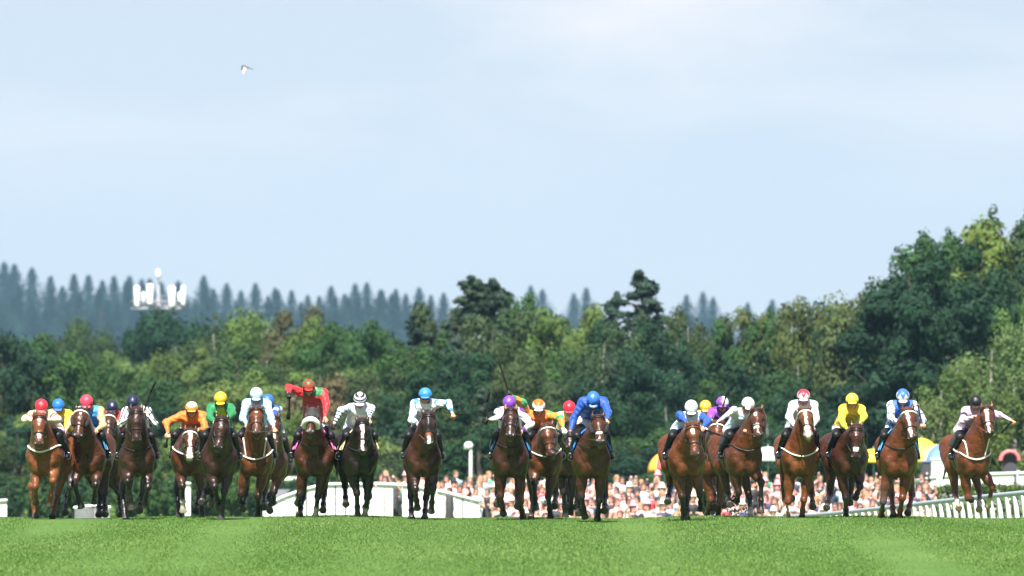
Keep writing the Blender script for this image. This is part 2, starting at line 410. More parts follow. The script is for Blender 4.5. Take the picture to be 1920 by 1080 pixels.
PROTO = {'broad': [proto_broad(i) for i in (1, 2, 3, 4, 5)], 'tall': [proto_broad(i, H=15., Rw=4.9, ncl=66) for i in (11, 12, 13)],
         'birch': [proto_broad(i, H=13., Rw=4.4, droop=1.0, size=.14, n=210, birch=True) for i in (21, 22, 23)],
         'conifer': [proto_conifer(i) for i in (31, 32, 33, 34, 35)], 'pine': [proto_pine(i) for i in (41, 42, 43)], 'shrub': [proto_shrub(i) for i in (51, 52)]}
KINDS = {'broad': 'broadleaf_tree', 'tall': 'tall_broadleaf_tree', 'birch': 'birch_tree', 'conifer': 'conifer_tree', 'pine': 'pine_tree', 'shrub': 'shrub'}
LM = [(-200, 'far left margin'), (-110, 'left margin'), (2010, 'right margin'), (2100, 'far right margin'), (76, 'cream silks'), (118, 'bright blue cap'), (160, 'pink-red cap'), (209, 'red silks, navy cap'), (250, 'navy striped jockey'), (300, 'orange sleeve'), (357, 'orange cap'), (412, 'green silks'),
      (480, 'pale blue cap'), (530, 'bent red arm'), (578, 'red-green cap'), (625, 'hooped sleeve'), (675, 'hooped cap'), (735, 'wide gap'), (797, 'blue patched silks'), (845, 'sideways whip'), (885, 'white lamp post'), (955, 'purple cap'), (1010, 'orange and white cap'),
      (1060, 'plain red cap'), (1110, 'royal blue jockey'), (1165, 'white heads in crowd'), (1225, 'red umbrella'), (1296, 'royal blue sleeves'), (1352, 'purple silks'), (1403, 'white gloved jockey'), (1455, 'white umbrella'),
      (1507, 'red-white cap'), (1555, 'pink umbrella'), (1598, 'all yellow jockey'), (1645, 'yellow umbrella'), (1693, 'blue starred jockey'), (1760, 'striped umbrella'), (1830, 'black cap'), (1895, 'pink kiosk')]
USED = {}
def place_label(look, noun, px, layer):
    lm = min(LM, key=lambda q: abs(q[0] - px)); side = 'above' if abs(px - lm[0]) < 9 else ('left above' if px < lm[0] else 'right above')
    for ex in ('', 'front ', 'rear ', 'narrow ', 'hidden '):
        lb = f'{ex}{look} {noun} {layer} {side} the {lm[1]}'
        if lb not in USED: break
    USED[lb] = 1
    return lb
rT = random.Random(9)
def tree(kind, px, top, D, col, look, layer, wpx=None, group=None, noun=None):
    cm, tm, H0 = rT.choice(PROTO[kind])
    g = gz(D); p = at(px, top, D); h = p.z - g; s = h / H0
    R0 = {'broad': 5.0, 'tall': 4.7, 'birch': 4.3, 'conifer': 4.0, 'pine': 4.2, 'shrub': 2.4}[kind]
    sx_ = s if wpx is None else (wpx / 2 / (FPX / D)) / R0
    sx_ = min(max(sx_, s * .55), s * (3.2 if kind == 'conifer' else 1.9))
    e = empty(KINDS[kind], (p.x, D, g), rT.random() * 6.28); e.scale = (sx_, sx_, s)
    tag(e, place_label(look, noun or KINDS[kind].replace('_', ' ').replace('tall broadleaf', 'broadleaf'), px, layer), 'shrub' if kind == 'shrub' else 'tree', group)
    link('trunk', tm, e); c = link('crown', cm, e)
    v = rT.uniform(.85, 1.18); c.color = (col[0] * v * rT.uniform(.92, 1.1), col[1] * v, col[2] * v * rT.uniform(.85, 1.15), 1)
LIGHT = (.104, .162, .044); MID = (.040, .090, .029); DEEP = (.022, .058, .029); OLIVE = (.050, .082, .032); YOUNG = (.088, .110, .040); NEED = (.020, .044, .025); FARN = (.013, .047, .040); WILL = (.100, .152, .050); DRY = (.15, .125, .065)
# far conifers along the skyline
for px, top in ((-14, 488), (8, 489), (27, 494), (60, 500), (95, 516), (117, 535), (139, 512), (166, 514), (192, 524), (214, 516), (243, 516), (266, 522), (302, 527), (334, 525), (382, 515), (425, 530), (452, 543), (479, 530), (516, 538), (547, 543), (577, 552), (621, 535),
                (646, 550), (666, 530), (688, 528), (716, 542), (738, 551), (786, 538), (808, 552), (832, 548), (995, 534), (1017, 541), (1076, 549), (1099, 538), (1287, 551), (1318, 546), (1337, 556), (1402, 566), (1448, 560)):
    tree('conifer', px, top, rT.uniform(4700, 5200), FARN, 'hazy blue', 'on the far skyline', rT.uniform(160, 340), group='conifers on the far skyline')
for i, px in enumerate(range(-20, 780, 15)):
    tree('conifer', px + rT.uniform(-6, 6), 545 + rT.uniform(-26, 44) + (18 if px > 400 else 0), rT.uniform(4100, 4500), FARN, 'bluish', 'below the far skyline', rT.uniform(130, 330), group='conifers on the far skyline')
for px, top, wp in ((150, 592, 60), (60, 612, 90), (190, 618, 70), (105, 625, 80), (225, 640, 70)):
    tree('broad', px, top, 900, OLIVE, 'hazy round', 'beyond left wood', wp, 'trees of the wood')
# the edge of the near wood against the sky
SKY_ = [  # px, top row, distance, kind, colour, width
 (5, 612, 560, 'broad', DEEP, 130), (62, 622, 570, 'broad', MID, 120), (118, 652, 560, 'broad', MID, 110), (180, 668, 580, 'broad', MID, 100), (232, 642, 600, 'broad', LIGHT, 100), (300, 570, 800, 'broad', DEEP, 120), (262, 584, 820, 'broad', DEEP, 100), (345, 578, 810, 'broad', DEEP, 110),
 (330, 615, 620, 'birch', LIGHT, 110), (400, 590, 620, 'birch', OLIVE, 120), (455, 575, 640, 'broad', LIGHT, 110), (500, 570, 640, 'birch', LIGHT, 110), (548, 568, 630, 'broad', (.09, .09, .04), 90), (585, 588, 610, 'broad', LIGHT, 100), (640, 600, 600, 'broad', MID, 120), (700, 598, 590, 'broad', MID, 120), (742, 600, 580, 'broad', MID, 100),
 (790, 566, 560, 'pine', NEED, 150), (838, 560, 560, 'broad', OLIVE, 100), (882, 513, 555, 'pine', NEED, 190), (910, 518, 560, 'pine', NEED, 170), (940, 525, 560, 'pine', NEED, 170), (975, 545, 560, 'broad', MID, 100), (1030, 572, 550, 'broad', LIGHT, 100), (1075, 575, 550, 'broad', OLIVE, 100), (1120, 563, 545, 'broad', LIGHT, 100), (1150, 543, 540, 'pine', NEED, 130), (1208, 503, 540, 'pine', NEED, 200), (1255, 552, 540, 'broad', OLIVE, 90),
 (1290, 572, 530, 'birch', OLIVE, 100), (1345, 572, 530, 'broad', OLIVE, 110), (1395, 570, 520, 'broad', MID, 100), (1440, 545, 520, 'broad', YOUNG, 90), (1485, 548, 515, 'birch', MID, 100), (1535, 533, 510, 'broad', YOUNG, 100), (1580, 535, 500, 'birch', DEEP, 90), (1622, 520, 500, 'broad', YOUNG, 90), (1665, 530, 490, 'tall', DEEP, 90), (1705, 463, 480, 'tall', DEEP, 165), (1750, 470, 480, 'tall', DEEP, 165), (1800, 380, 505, 'tall', MID, 165), (1850, 374, 505, 'tall', LIGHT, 165), (1900, 388, 505, 'tall', OLIVE, 165), (1945, 400, 505, 'tall', MID, 120),
 (1780, 440, 490, 'tall', DEEP, 120), (1840, 450, 490, 'tall', DEEP, 130), (1905, 480, 490, 'tall', DEEP, 120), (1930, 500, 466, 'birch', LIGHT, 110)]
for px, top, D, kd, c, wp in SKY_:
    tree(kd, px, top, D, c, {LIGHT: 'light green', MID: 'mid green', DEEP: 'dark green', OLIVE: 'olive green', YOUNG: 'yellowish', NEED: 'dark ragged', WILL: 'pale green'}.get(c, 'brownish'), 'on the wood edge', wp * 1.75, 'trees of the wood')
def skyrow(px):
    a_ = sorted((q[0], q[1]) for q in SKY_ if q[2] < 700); return float(np.interp(px, [q[0] for q in a_], [q[1] for q in a_]))
# the wood below its edge, stepping down towards the course
for li, (dr, D0, layer) in enumerate(((62, 530, 'high in the wood'), (128, 512, 'upper wood'), (195, 497, 'mid wood'), (260, 485, 'lower wood'), (318, 474, 'low foreground'))):
    for px in range(-234 + (li % 2) * 34, 2130, 68):
        x = px + rT.uniform(-16, 16); s_ = skyrow(x); top = s_ + dr + rT.uniform(-18, 18)
        if x > 1640: top = s_ + dr * 1.35 + rT.uniform(-20, 20)
        if 1390 < x < 1690: top -= 18
        if top > 905: continue
        D = D0 + rT.uniform(-10, 10) + (40 if x < 700 else 0) 
        r_ = rT.random()
        if x < 760: c = LIGHT if r_ < .58 else (MID if r_ < .82 else (OLIVE if r_ < .9 else DEEP)); kd = rT.choice(('broad', 'broad', 'broad', 'birch', 'tall'))
        elif x < 1150: c = OLIVE if r_ < .4 else (MID if r_ < .75 else DEEP); kd = rT.choice(('broad', 'pine', 'birch', 'broad', 'tall'))
        else: c = DEEP if r_ < .72 else (MID if r_ < .9 else OLIVE); kd = rT.choice(('broad', 'birch', 'tall', 'broad'))
        if kd == 'pine': c = (.027, .050, .030)
        tree(kd, x, top, D, c, {LIGHT: 'light green', MID: 'mid green', DEEP: 'dark green', OLIVE: 'olive green'}.get(c, 'dull green'), layer, rT.uniform(150, 240), 'trees of the wood')
for px, top, wp, kd in ((600, 672, 60, 'shrub'), (640, 668, 70, 'birch'), (672, 678, 60, 'shrub'), (570, 690, 60, 'shrub')):
    tree(kd, px, top, 546, DRY, 'dry tan', 'mid wood', wp, 'trees of the wood')
for px, top, wp in ((1795, 640, 130), (1860, 615, 150), (1920, 560, 130), (1765, 700, 110), (1900, 690, 140), (1835, 730, 120), (1950, 640, 110)):
    tree('birch', px, top, 462 - (top - 560) * .02, WILL, 'pale drooping', 'before dark trees', wp * 1.6, 'trees of the wood')
for i, px in enumerate(range(-20, 740, 42)):
    tree('shrub', px + rT.uniform(-10, 10), 868 + rT.uniform(-22, 26), 448 + rT.uniform(-8, 8), rT.choice((DEEP, MID, MID)), rT.choice(('dark', 'rounded', 'dense')), 'beside the course', 70, 'shrubs at the edge of the wood')
# ================================================================== racehorses
M_COAT = mat('horse_coat', attr='Col', rough=0.36, spec=0.45, var=0.3, vscale=7, bump=0.8, bscale=12)
M_HAIR = mat('horse_hair', attr='Col', rough=0.55, spec=0.3, var=0.3, vscale=30)
M_TACK = mat('black_leather', (0.012, 0.011, 0.011), rough=0.45, spec=0.4)
M_BROWN = mat('brown_leather', (0.12, 0.045, 0.018), rough=0.5)
M_WHITE = mat('white_webbing', (0.78, 0.76, 0.68), rough=0.7)
M_STEEL = mat('steel', (0.6, 0.6, 0.62), rough=0.25, metal=1)
M_FLEECE = mat('white_fleece', (0.82, 0.8, 0.76), rough=0.95, bump=0.9, bscale=60)
def cloth(name, c, rough=0.75): return mat(name, c, rough=rough, var=0.12, vscale=14, sheen=0.1)
CLOTHS = {}
def cloth_of(c):
    if c not in CLOTHS: CLOTHS[c] = cloth('saddle_cloth_fabric', c)
    return CLOTHS[c]
def nrm(v): v = np.array(v, float); return v / np.linalg.norm(v)

COATS = {'bay': ((0.070, 0.0205, 0.0062), 1), 'brightbay': ((0.098, 0.030, 0.0085), 1), 'darkbay': ((0.030, 0.0098, 0.0044), 1), 'brown': ((0.040, 0.0125, 0.0055), 1),
         'black': ((0.011, 0.0052, 0.0040), 1), 'liver': ((0.034, 0.0105, 0.0047), 0), 'chestnut': ((0.130, 0.042, 0.0115), 0), 'redchestnut': ((0.088, 0.0245, 0.0078), 0),
         'grey': ((0.065, 0.062, 0.066), 1)}
PTC = (0.008, 0.0062, 0.0055); WHT = (0.62, 0.58, 0.52); HOOF = (0.05, 0.043, 0.038); HOOFW = (0.30, 0.24, 0.16); DARK = (0.008, 0.006, 0.006)

def solve(a, bx, bz, L, sgn):
    """depth of the joint seen at (bx, bz) that keeps the bone from a the length L"""
    d2 = (bx - a[0]) ** 2 + (bz - a[2]) ** 2
    return np.array([bx, a[1] + sgn * math.sqrt(max(0.0, L * L - d2)), bz])

def cast(prims, o, d, L=1.2, off=0.008, n=120):
    """first point from the far end o+d*L back towards o that meets the skin, lifted by off"""
    t = np.linspace(L, 0, n); P = np.array(o)[None] + t[:, None] * np.array(d)[None]
    v = sdf(prims, P.astype(np.float32)) - off
    i = np.argmax(v < 0)
    if v[i] >= 0: return P[-1]
    if i == 0: return P[0]
    f = v[i - 1] / (v[i - 1] - v[i]); return P[i - 1] + (P[i] - P[i - 1]) * f

def make_horse(S):
    """S: one horse of the field, its joints read from the photograph"""
    D = S['D']; X0 = at(S['cx'], 900, D).x; g = gz(D)
    root = empty('racehorse', (X0, D, g))
    tag(root, S['label'], 'horse', 'racehorses galloping in the race')
    def L2(p, dy=0.0):
        v = at(p[0], p[1], D + dy); return np.array([v.x - X0, dy, v.z - g])
    th = R(S.get('yaw', 0)); ct, st = math.cos(th), math.sin(th)
    B = S.get('fat', 1.0); up = S.get('up', 0.0)
    def T(l, s, z): return np.array([l * ct + s * st, -l * st + s * ct, z + up])
    def Tv(l, s, z): return np.array([l * ct + s * st, -l * st + s * ct, z])
    AX = np.array([Tv(1, 0, 0), Tv(0, 1, 0), (0, 0, 1)])
    def rotx(a):
        c, s = math.cos(a), math.sin(a)
        return np.array([AX[0], c * AX[1] + s * AX[2], -s * AX[1] + c * AX[2]])
    coat, pts = COATS[S['coat']]; coat = tuple(np.array(coat) * S.get('tone', 1.0) * 1.0); pt = PTC if pts else coat
    pr = []
    a = pr.append
    # trunk
    a(ell(T(0, .66, 1.15), (.29 * B, .66, .38), rotx(-.04), col=coat))
    a(ell(T(0, .20, 1.12), (.235 * B, .27, .37), rotx(.1), k=.1, col=coat))
    for sd in (-1, 1):
        a(ell(T(sd * .105 * B, .03, .93), (.105 * B, .13, .16), rotx(.3), k=.07, col=coat))          # pectorals
        a(ell(T(sd * .215 * B, .10, 1.10), (.095, .15, .24), rotx(.4), k=.07, col=coat))       # shoulders
        a(ell(T(sd * .19 * B, -.02, 1.03), (.055, .07, .07), k=.06, col=coat))       # points of the shoulder
        a(ell(T(sd * .275 * B, .33, 1.12), (.04, .10, .16), rotx(.3), k=.05, col=coat))
        a(cone(T(sd * .15, 1.32, 1.30), T(sd * .19, 1.05, .98), .23, .14, k=.08, col=coat))     # quarters
    a(ell(T(0, 1.3, 1.28), (.28, .40, .27), rotx(-.1), k=.1, col=coat))
    a(cone(T(0, .28, 1.49), T(0, .8, 1.42), .085, .1, k=.1, col=coat))                       # withers
    a(cone(T(0, 1.5, 1.42), T(0, 1.66, 1.36), .09, .05, k=.06, col=coat))                     # dock
    # head and neck
    P = L2(S['poll']); Wt = T(0, .28, 1.5); dx, dz = P[0] - Wt[0], P[2] - Wt[2]
    P[1] = Wt[1] - math.sqrt(max(.09, .80 ** 2 - dx * dx - dz * dz))
    mz = L2(S['muz']); HL = .62 * S.get('hl', 1.0)
    mz[1] = P[1] - math.sqrt(max(.03, HL ** 2 - (mz[0] - P[0]) ** 2 - (mz[2] - P[2]) ** 2))
    h = nrm(mz - P); sl = HL / .62 * S.get('hw', 1.22)
    tn = R(S.get('turn', 0)); roll = R(S.get('roll', 0))
    l = np.array([math.cos(tn), -math.sin(tn), math.sin(roll)]); l = nrm(l - h * (l @ h)); f = np.cross(l, h); f = nrm(f)
    if f[1] > 0: f = -f; 
    HM = np.array([h, l, f]); HF = HL / .62
    def H(p, q, r): return P + h * p * HF + l * q * sl + f * r * sl
    Tc = H(.16, 0, -.15)
    a(cone(T(0, .22, 1.46), P - f * .03, .10, .075, k=.08, col=coat))
    mid = (T(0, .16, 1.46) + P) / 2 + np.array([0, 0, .035]); a(cone(mid, P - f * .04 + h * .03, .085, .075, k=.06, col=coat))
    a(cone(T(0, .10, 1.16), Tc, .225, .12, k=.1, col=coat))
    a(cone(T(0, .16, 1.32), (P + Tc) / 2 - h * .04, .24, .125, k=.1, col=coat))
    for sd in (-1, 1):
        a(cone(T(sd * .14, .06, 1.22), H(.10, sd * .055, -.11), .105, .06, k=.05, col=coat))
        a(cone(T(sd * .055, -.08, 1.10), H(.16, sd * .03, -.16), .045, .03, k=.05, col=coat))      # cords of the neck
    a(dict(cone(T(0, -.17, .86), T(0, -.13, 1.12), .02, .015, k=.09), sub=True))                     # furrow of the breast
    nk = len([p for p in pr if not p['sub']]); nk_ = len(pr)
    hd = tuple(np.array(coat) * .9); mzc = tuple(np.array(coat) * .30 + np.array((.010, .008, .0075)))
    if S.get('pale_muz'): mzc = (.30, .22, .19)
    a(ell(H(.09, 0, -.035), (.135 * HF, .10 * sl, .105 * sl), HM, k=.05, col=hd))
    a(cone(H(.05, 0, .01), H(.21, 0, .025), .085 * sl, .082 * sl, k=.03, col=hd))
    a(cone(H(.20, 0, .02), H(.47, 0, .008), .076 * sl, .060 * sl, k=.04, col=hd))
    for sd in (-1, 1):
        a(ell(H(.19, sd * .062, -.095), (.135 * HF, .036, .115), HM, k=.03, col=hd))
        a(ell(H(.165, sd * .092, .015), (.036, .02, .026), HM, k=.02, col=hd))
        a(ell(H(.17, sd * .107, .018), (.024, .013, .020), HM, k=.002, col=DARK, tg='eye'))
        a(ell(H(.30, sd * .062, -.005), (.12, .012, .018), HM, k=.02, col=hd))
    a(cone(H(.25, 0, -.12), H(.50, 0, -.055), .06 * sl, .04 * sl, k=.05, col=hd))
    a(ell(H(.53, 0, -.008), (.078, .073 * sl, .066 * sl), HM, k=.04, col=mzc))
    a(ell(H(.575, 0, -.05), (.04, .05, .03), HM, k=.02, col=tuple(np.array(mzc) * .6 + np.array((.07, .06, .055)))))
    a(ell(H(.57, 0, -.085), (.04, .042, .026), HM, k=.01, col=tuple(np.array(mzc) * .6 + np.array((.10, .085, .08)))))
    for sd in (-1, 1):
        a(ell(H(.545, sd * .052, .018), (.042, .028, .036), HM, k=.02, col=mzc))
        a(ell(H(.568, sd * .060, .040), (.025, .015, .022), HM, k=.005, col=DARK, tg='nostril'))
    er = S.get('ears', .85)
    eu = nrm(np.array([0, 0.0, 1.0]) * er - h * (1.2 - er) + np.array([0, .1, 0]))
    ec = S.get('earcol', hd)
    for sd in (-1, 1):
        b0 = H(.015, sd * .062, -.01); e1 = b0 + eu * .075 + l * sd * .026; e2 = b0 + eu * .17 + l * sd * .012
        a(cone(b0 - eu * .03, e1, .026, .033, k=.025, col=ec, flat=(tuple(f), 1.5)))
        a(cone(e1, e2, .032, .006, k=.015, col=ec, flat=(tuple(f), 1.5)))
        a(ell(b0 + eu * .065 + l * sd * .024 + f * .018, (.045, .014, .012), np.array([eu, l, f]), k=.004, col=DARK, tg='inear'))
    nh = len([p for p in pr if not p['sub']]); nh_ = len(pr)
    # legs
    soc = S.get('socks', '')
    for key, sd in (('FL', -1), ('FR', 1)):
        kn, hf = S[key][0], S[key][1]; opt = S[key][2] if len(S[key]) > 2 else ''
        el = T(sd * .165 * B, .22, .90)
        K = L2(kn); K = solve(el, K[0], K[2], .42, 1 if 'k' in opt else -1)
        Hf = L2(hf); Hf = solve(K, Hf[0], Hf[2] + .03, .50, -1 if 'f' in opt else 1)
        mid = K + (Hf - K) * .62 + np.array([sd * .0, .02, 0]); d2 = nrm(Hf - mid)
        lc = pt if S.get('legs', 1) else coat; wc = WHT if key in soc else lc
        if 'b' in opt: lc = (.05, .05, .055)
        a(cone(T(sd * .18 * B, .10, 1.12), el + np.array([0, -.04, .02]), .13, .115, k=.08, col=coat))
        a(cone(el + np.array([0, -.02, 0]), el + (K - el) * .55, .115, .088, k=.06, col=coat))
        a(cone(el + (K - el) * .5, K, .088, .058, k=.05, col=tuple(np.array(coat) * .55 + np.array(lc) * .45)))
        a(ell(K + np.array([0, -.012, -.005]), (.064, .066, .074), k=.03, col=lc))
        a(cone(K, mid, .046, .040, k=.03, col=lc)); a(ell(mid, (.055, .06, .058), k=.025, col=wc))
        a(cone(mid, Hf - d2 * .05, .044, .05, k=.02, col=wc))
        hc = HOOFW if key in soc else HOOF
        a(frus(Hf - d2 * .055, Hf + d2 * .035, .054, .075, k=.014, col=hc))
    for key, sd in (('HL', -1), ('HR', 1)):
        hk, hf = S[key][0], S[key][1]; opt = S[key][2] if len(S[key]) > 2 else ''
        sf = T(sd * .19, 1.04, .97)
        K = L2(hk, .9); K = solve(sf, K[0], K[2], .46, -1 if 'k' in opt else 1)
        Hf = L2(hf, K[1]); Hf = solve(K, Hf[0], Hf[2] + .03, .56, 1 if 'r' in opt else -1)
        mid = K + (Hf - K) * .64; d2 = nrm(Hf - mid)
        lc = pt if S.get('legs', 1) else coat; wc = WHT if key in soc else lc
        a(cone(T(sd * .17, 1.22, 1.15), sf, .19, .135, k=.08, col=coat))
        a(cone(sf, K, .12, .055, k=.06, col=tuple(np.array(coat) * .6 + np.array(lc) * .4)))
        a(ell(K, (.058, .07, .072), k=.03, col=lc))
        a(cone(K, mid, .048, .041, k=.03, col=lc)); a(ell(mid, (.055, .06, .058), k=.025, col=wc))
        a(cone(mid, Hf - d2 * .05, .045, .05, k=.02, col=wc))
        a(frus(Hf - d2 * .055, Hf + d2 * .035, .054, .075, k=.014, col=HOOFW if key in soc else HOOF))
    V, Q, C, bi, bt, ps = skin(pr, S.get('h', .02), soft=.014)
    # white markings of the face
    q = (V - P) @ HM.T; pa, pb, pc = q[:, 0] / HF, q[:, 1] / sl, q[:, 2] / sl
    front = (bi >= nk) & (bi < nh) & (pc > -.02)
    for i in range(len(ps)):
        if ps[i]['tg'] in ('eye', 'nostril', 'inear'): front &= ~((bi == i))
    for mk in S.get('marks', ()):
        wob = .008 * np.sin(pa * 37 + S['cx']) + .004 * np.sin(pa * 91)
        if mk[0] == 'star': m = (((pa - mk[1]) / mk[2]) ** 2 + ((pb - .0) / mk[3]) ** 2) < 1
        elif mk[0] == 'blaze':     # from pa0 to pa1, half width, drift across
            cen = mk[4] * (pa - mk[1]) if len(mk) > 4 else 0
            m = (pa > mk[1]) & (pa < mk[2]) & (np.abs(pb - cen - wob * .6) < mk[3] * (1 - .35 * np.sin((pa - mk[1]) * 9)) )
        elif mk[0] == 'snip': m = (((pa - .52) / .06) ** 2 + (pb / mk[1]) ** 2) < 1
        C[front & m] = mk[5] if len(mk) > 5 else (.66, .60, .55)
    body = link('body', mesh_np('horse_body', V, Q, M_COAT, C), root)
    # mane, forelock and tail
    hc = tuple(np.array(PTC) * 1.3) if pts else tuple(np.array(coat) * .75)
    rnd = random.Random(int(S['cx'])); mp_ = []
    for i in range(9):
        t = i / 8; c = T(0, .18, 1.5) * (1 - t) + (P - f * .02) * t + np.array([0, 0, .06 + .05 * math.sin(t * 3)])
        side = (rnd.choice((-1, 1)) * .06 + rnd.uniform(-.02, .02))
        mp_.append(cone(c, c + np.array([side, .06 + rnd.random() * .05, .02 - .07 * rnd.random()]), .026, .01, k=.03, col=hc))
    for i in range(3):
        b0 = H(-.02, (i - 1) * .025, .05); mp_.append(cone(b0, b0 + h * (.10 + .04 * rnd.random()) + l * rnd.uniform(-.03, .03) + f * .045, .024, .006, k=.02, col=hc))
    v2, q2, c2, *_ = skin(mp_, .016); link('mane', mesh_np('mane', v2, q2, M_HAIR, c2), root)
    tp = []; base = T(0, 1.66, 1.36); sw = rnd.uniform(-.12, .12)
    for i in range(5):
        o = rnd.uniform(-.03, .03)
        p0 = base; p1 = T(sw * .5 + o, 1.85, 1.22); p2 = T(sw + o * 2.5, 2.0 + rnd.random() * .1, .82 - rnd.random() * .15)
        tp += [cone(p0, p1, .035, .045, k=.03, col=hc), cone(p1, p2, .042, .010, k=.03, col=hc)]
    v2, q2, c2, *_ = skin(tp, .022); link('tail', mesh_np('tail', v2, q2, M_HAIR, c2), root)
    # bridle
    hp = pr[nk_:nh_]; trunk = pr[:nk_]
    def ring(pc_, n=20, off=.006, a0=0, a1=2 * math.pi, tilt=0.0):
        out = []
        for i in range(n + 1):
            t = a0 + (a1 - a0) * i / n
            d = nrm(l * math.sin(t) + f * math.cos(t) + h * tilt * math.cos(t))
            out.append(cast(hp, pc_, d, .24, off, 60))
        return out
    br = MB()
    nb_m = {'w': M_WHITE, 'b': M_TACK, 'br': M_BROWN}
    cheek = []
    nbr = ring(H(.36, 0, -.04), 22)
    if S.get('noseband', 'b') == 'b': br.tube(nbr, .010, 6)
    if S.get('cross'):
        br.tube(ring(H(.47, 0, -.03), 22), .007, 6)
    bb = [cast(hp, H(.07, 0, -.03), nrm(l * math.sin(t) + f * math.cos(t)), .24, .008, 60) for t in np.linspace(-1.75, 1.75, 15)]
    if S.get('brow', 'b') == 'b': br.tube(bb, .010, 6)
    for sd in (-1, 1):
        cp = [cast(hp, H(p_, 0, -.03), nrm(l * sd - f * .12), .24, .006, 60) for p_ in (.06, .14, .22, .30, .38, .46)]
        br.tube(cp, .008, 6)
        cheek.append(cp[-1])
        d = cp[-1] - cp[-2]
    crown = ring(H(.03, 0, -.03), 14, .008, -2.2, 2.2) 
    br.tube(crown, .009, 6)
    rein_to = S['hands'] if 'hands' in S else None
    S['_bit'] = cheek
    bridle = br.build('bridle', M_BROWN if S.get('bridle') == 'br' else M_TACK, root)
    bit = MB()
    for c_ in cheek:
        bit.tube([c_ + h * (.026 * math.cos(t)) + f * (.026 * math.sin(t)) for t in np.linspace(0, 2 * math.pi, 13)], .006, 5, cap=False)
    bit.tube([cheek[0], (cheek[0] + cheek[1]) / 2, cheek[1]], .006, 5)
    bit.build('bit_ring', M_STEEL, bridle)
    if S.get('brow', 'b') != 'b':
        x = MB(); x.tube(bb, .017, 6); x.build('browband', nb_m[S['brow']], bridle)
    if S.get('noseband', 'b') == 'fleece':
        x = MB(); x.tube(ring(H(.33, 0, -.02), 20, .03, -2.0, 2.0), .052, 9); x.build('noseband', M_FLEECE, bridle)
    elif S.get('noseband', 'b') == 'w':
        x = MB(); x.tube(nbr, .015, 6); x.build('noseband', M_WHITE, bridle)
    if S.get('cheekfleece'):
        for sd in (-1, 1):
            x = MB(); cp = [cast(hp, H(p_, 0, -.03), nrm(l * sd + f * .15), .24, .02, 60) for p_ in (.10, .18, .26, .32)]
            x.tube(cp, [.03, .045, .045, .03], 8); x.build('cheekpiece', mat('dark_fleece', (.02, .018, .018), rough=.95, bump=.8, bscale=50), bridle)
    if S.get('hood'):
        v2, q2, c2, *_ = skin([dict(p, r=p['r'] + .012) if p['t'] == 'e' else dict(p, r1=p['r1'] + .012, r2=p['r2'] + .012) for p in hp[:4] ] + [half(H(.24, 0, 0), h)], .015)
        link('hood', mesh_np('hood', v2, q2, cloth_of(S['hood'])), root)
    # breast girth / martingale
    if S.get('breast'):
        zs, mm, rr = S['breast']
        x = MB()
        pth = []
        for u in np.linspace(-1, 1, 25):
            lx = .33 * B * math.sin(u * 1.35) / math.sin(1.35); z = zs + .20 * abs(u) ** 1.6
            pth.append(cast(trunk, T(lx, .35, z), -Tv(0, 1, 0), .9, .008, 160))
        x.tube(pth, rr, 6)
        ob = x.build('breastplate', nb_m[mm], root)
        if S.get('neckstrap'):
            for sd in (-1, 1):
                y = MB()
                pp = [cast(trunk, T(sd * (.16 + .05 * u) * B, .35 , zs + .05 + .34 * u), -Tv(0, 1, 0), .9, .008, 160) for u in np.linspace(0, 1, 8)]
                y.tube(pp, rr * .9, 6)
                y.build('neck_strap', nb_m[mm], ob)
    # saddle cloth, saddle and girth draped over the trunk
    def drape(name, m, s0, s1, ang, off, th_, band=None, ns=9, na=26, parent=root):
        vs = []
        for i in range(ns):
            s = s0 + (s1 - s0) * i / (ns - 1)
            for j in range(na):
                t = -ang + 2 * ang * j / (na - 1)
                d = Tv(math.sin(t), 0, math.cos(t)); vs.append((cast(trunk, T(0, s, 1.16), d, .62, off, 70), d))
        k = len(vs); V_ = [v for v, _ in vs] + [v + d * th_ for v, d in vs]
        Q_ = []
        for i in range(ns - 1):
            for j in range(na - 1):
                q_ = (i * na + j, i * na + j + 1, (i + 1) * na + j + 1, (i + 1) * na + j)
                Q_.append(tuple(x_ + k for x_ in q_)); Q_.append(q_[::-1])
        for i in range(ns - 1):
            for j in (0, na - 1):
                q_ = (i * na + j, (i + 1) * na + j, (i + 1) * na + j + k, i * na + j + k); Q_.append(q_ if j == 0 else q_[::-1])
        for j in range(na - 1):
            for i in (0, ns - 1):
                q_ = (i * na + j, i * na + j + 1, i * na + j + 1 + k, i * na + j + k); Q_.append(q_[::-1] if i == 0 else q_)
        return link(name, mesh_np(name, V_, Q_, m), parent)
    cc = S.get('cloth', (.014, .016, .03))
    sc_ = drape('saddle_cloth', cloth_of(cc), .34, .98, 1.75, .008, .012)
    if S.get('pad'): drape('saddle_pad', cloth_of(S['pad']), .16, .90, 1.35, .03, .025, parent=sc_)
    drape('saddle', M_TACK, .42, .86, 1.05, .05, .025)
    drape('girth', M_TACK, .44, .54, 3.05, .006, .01, ns=3, na=34)
    S['_'] = dict(T=T, Tv=Tv, L2=L2, P=P, root=root, X0=X0, g=g, D=D, B=B, cheek=cheek, H=H, h=h, f=f, l=l, up=up)
    return root
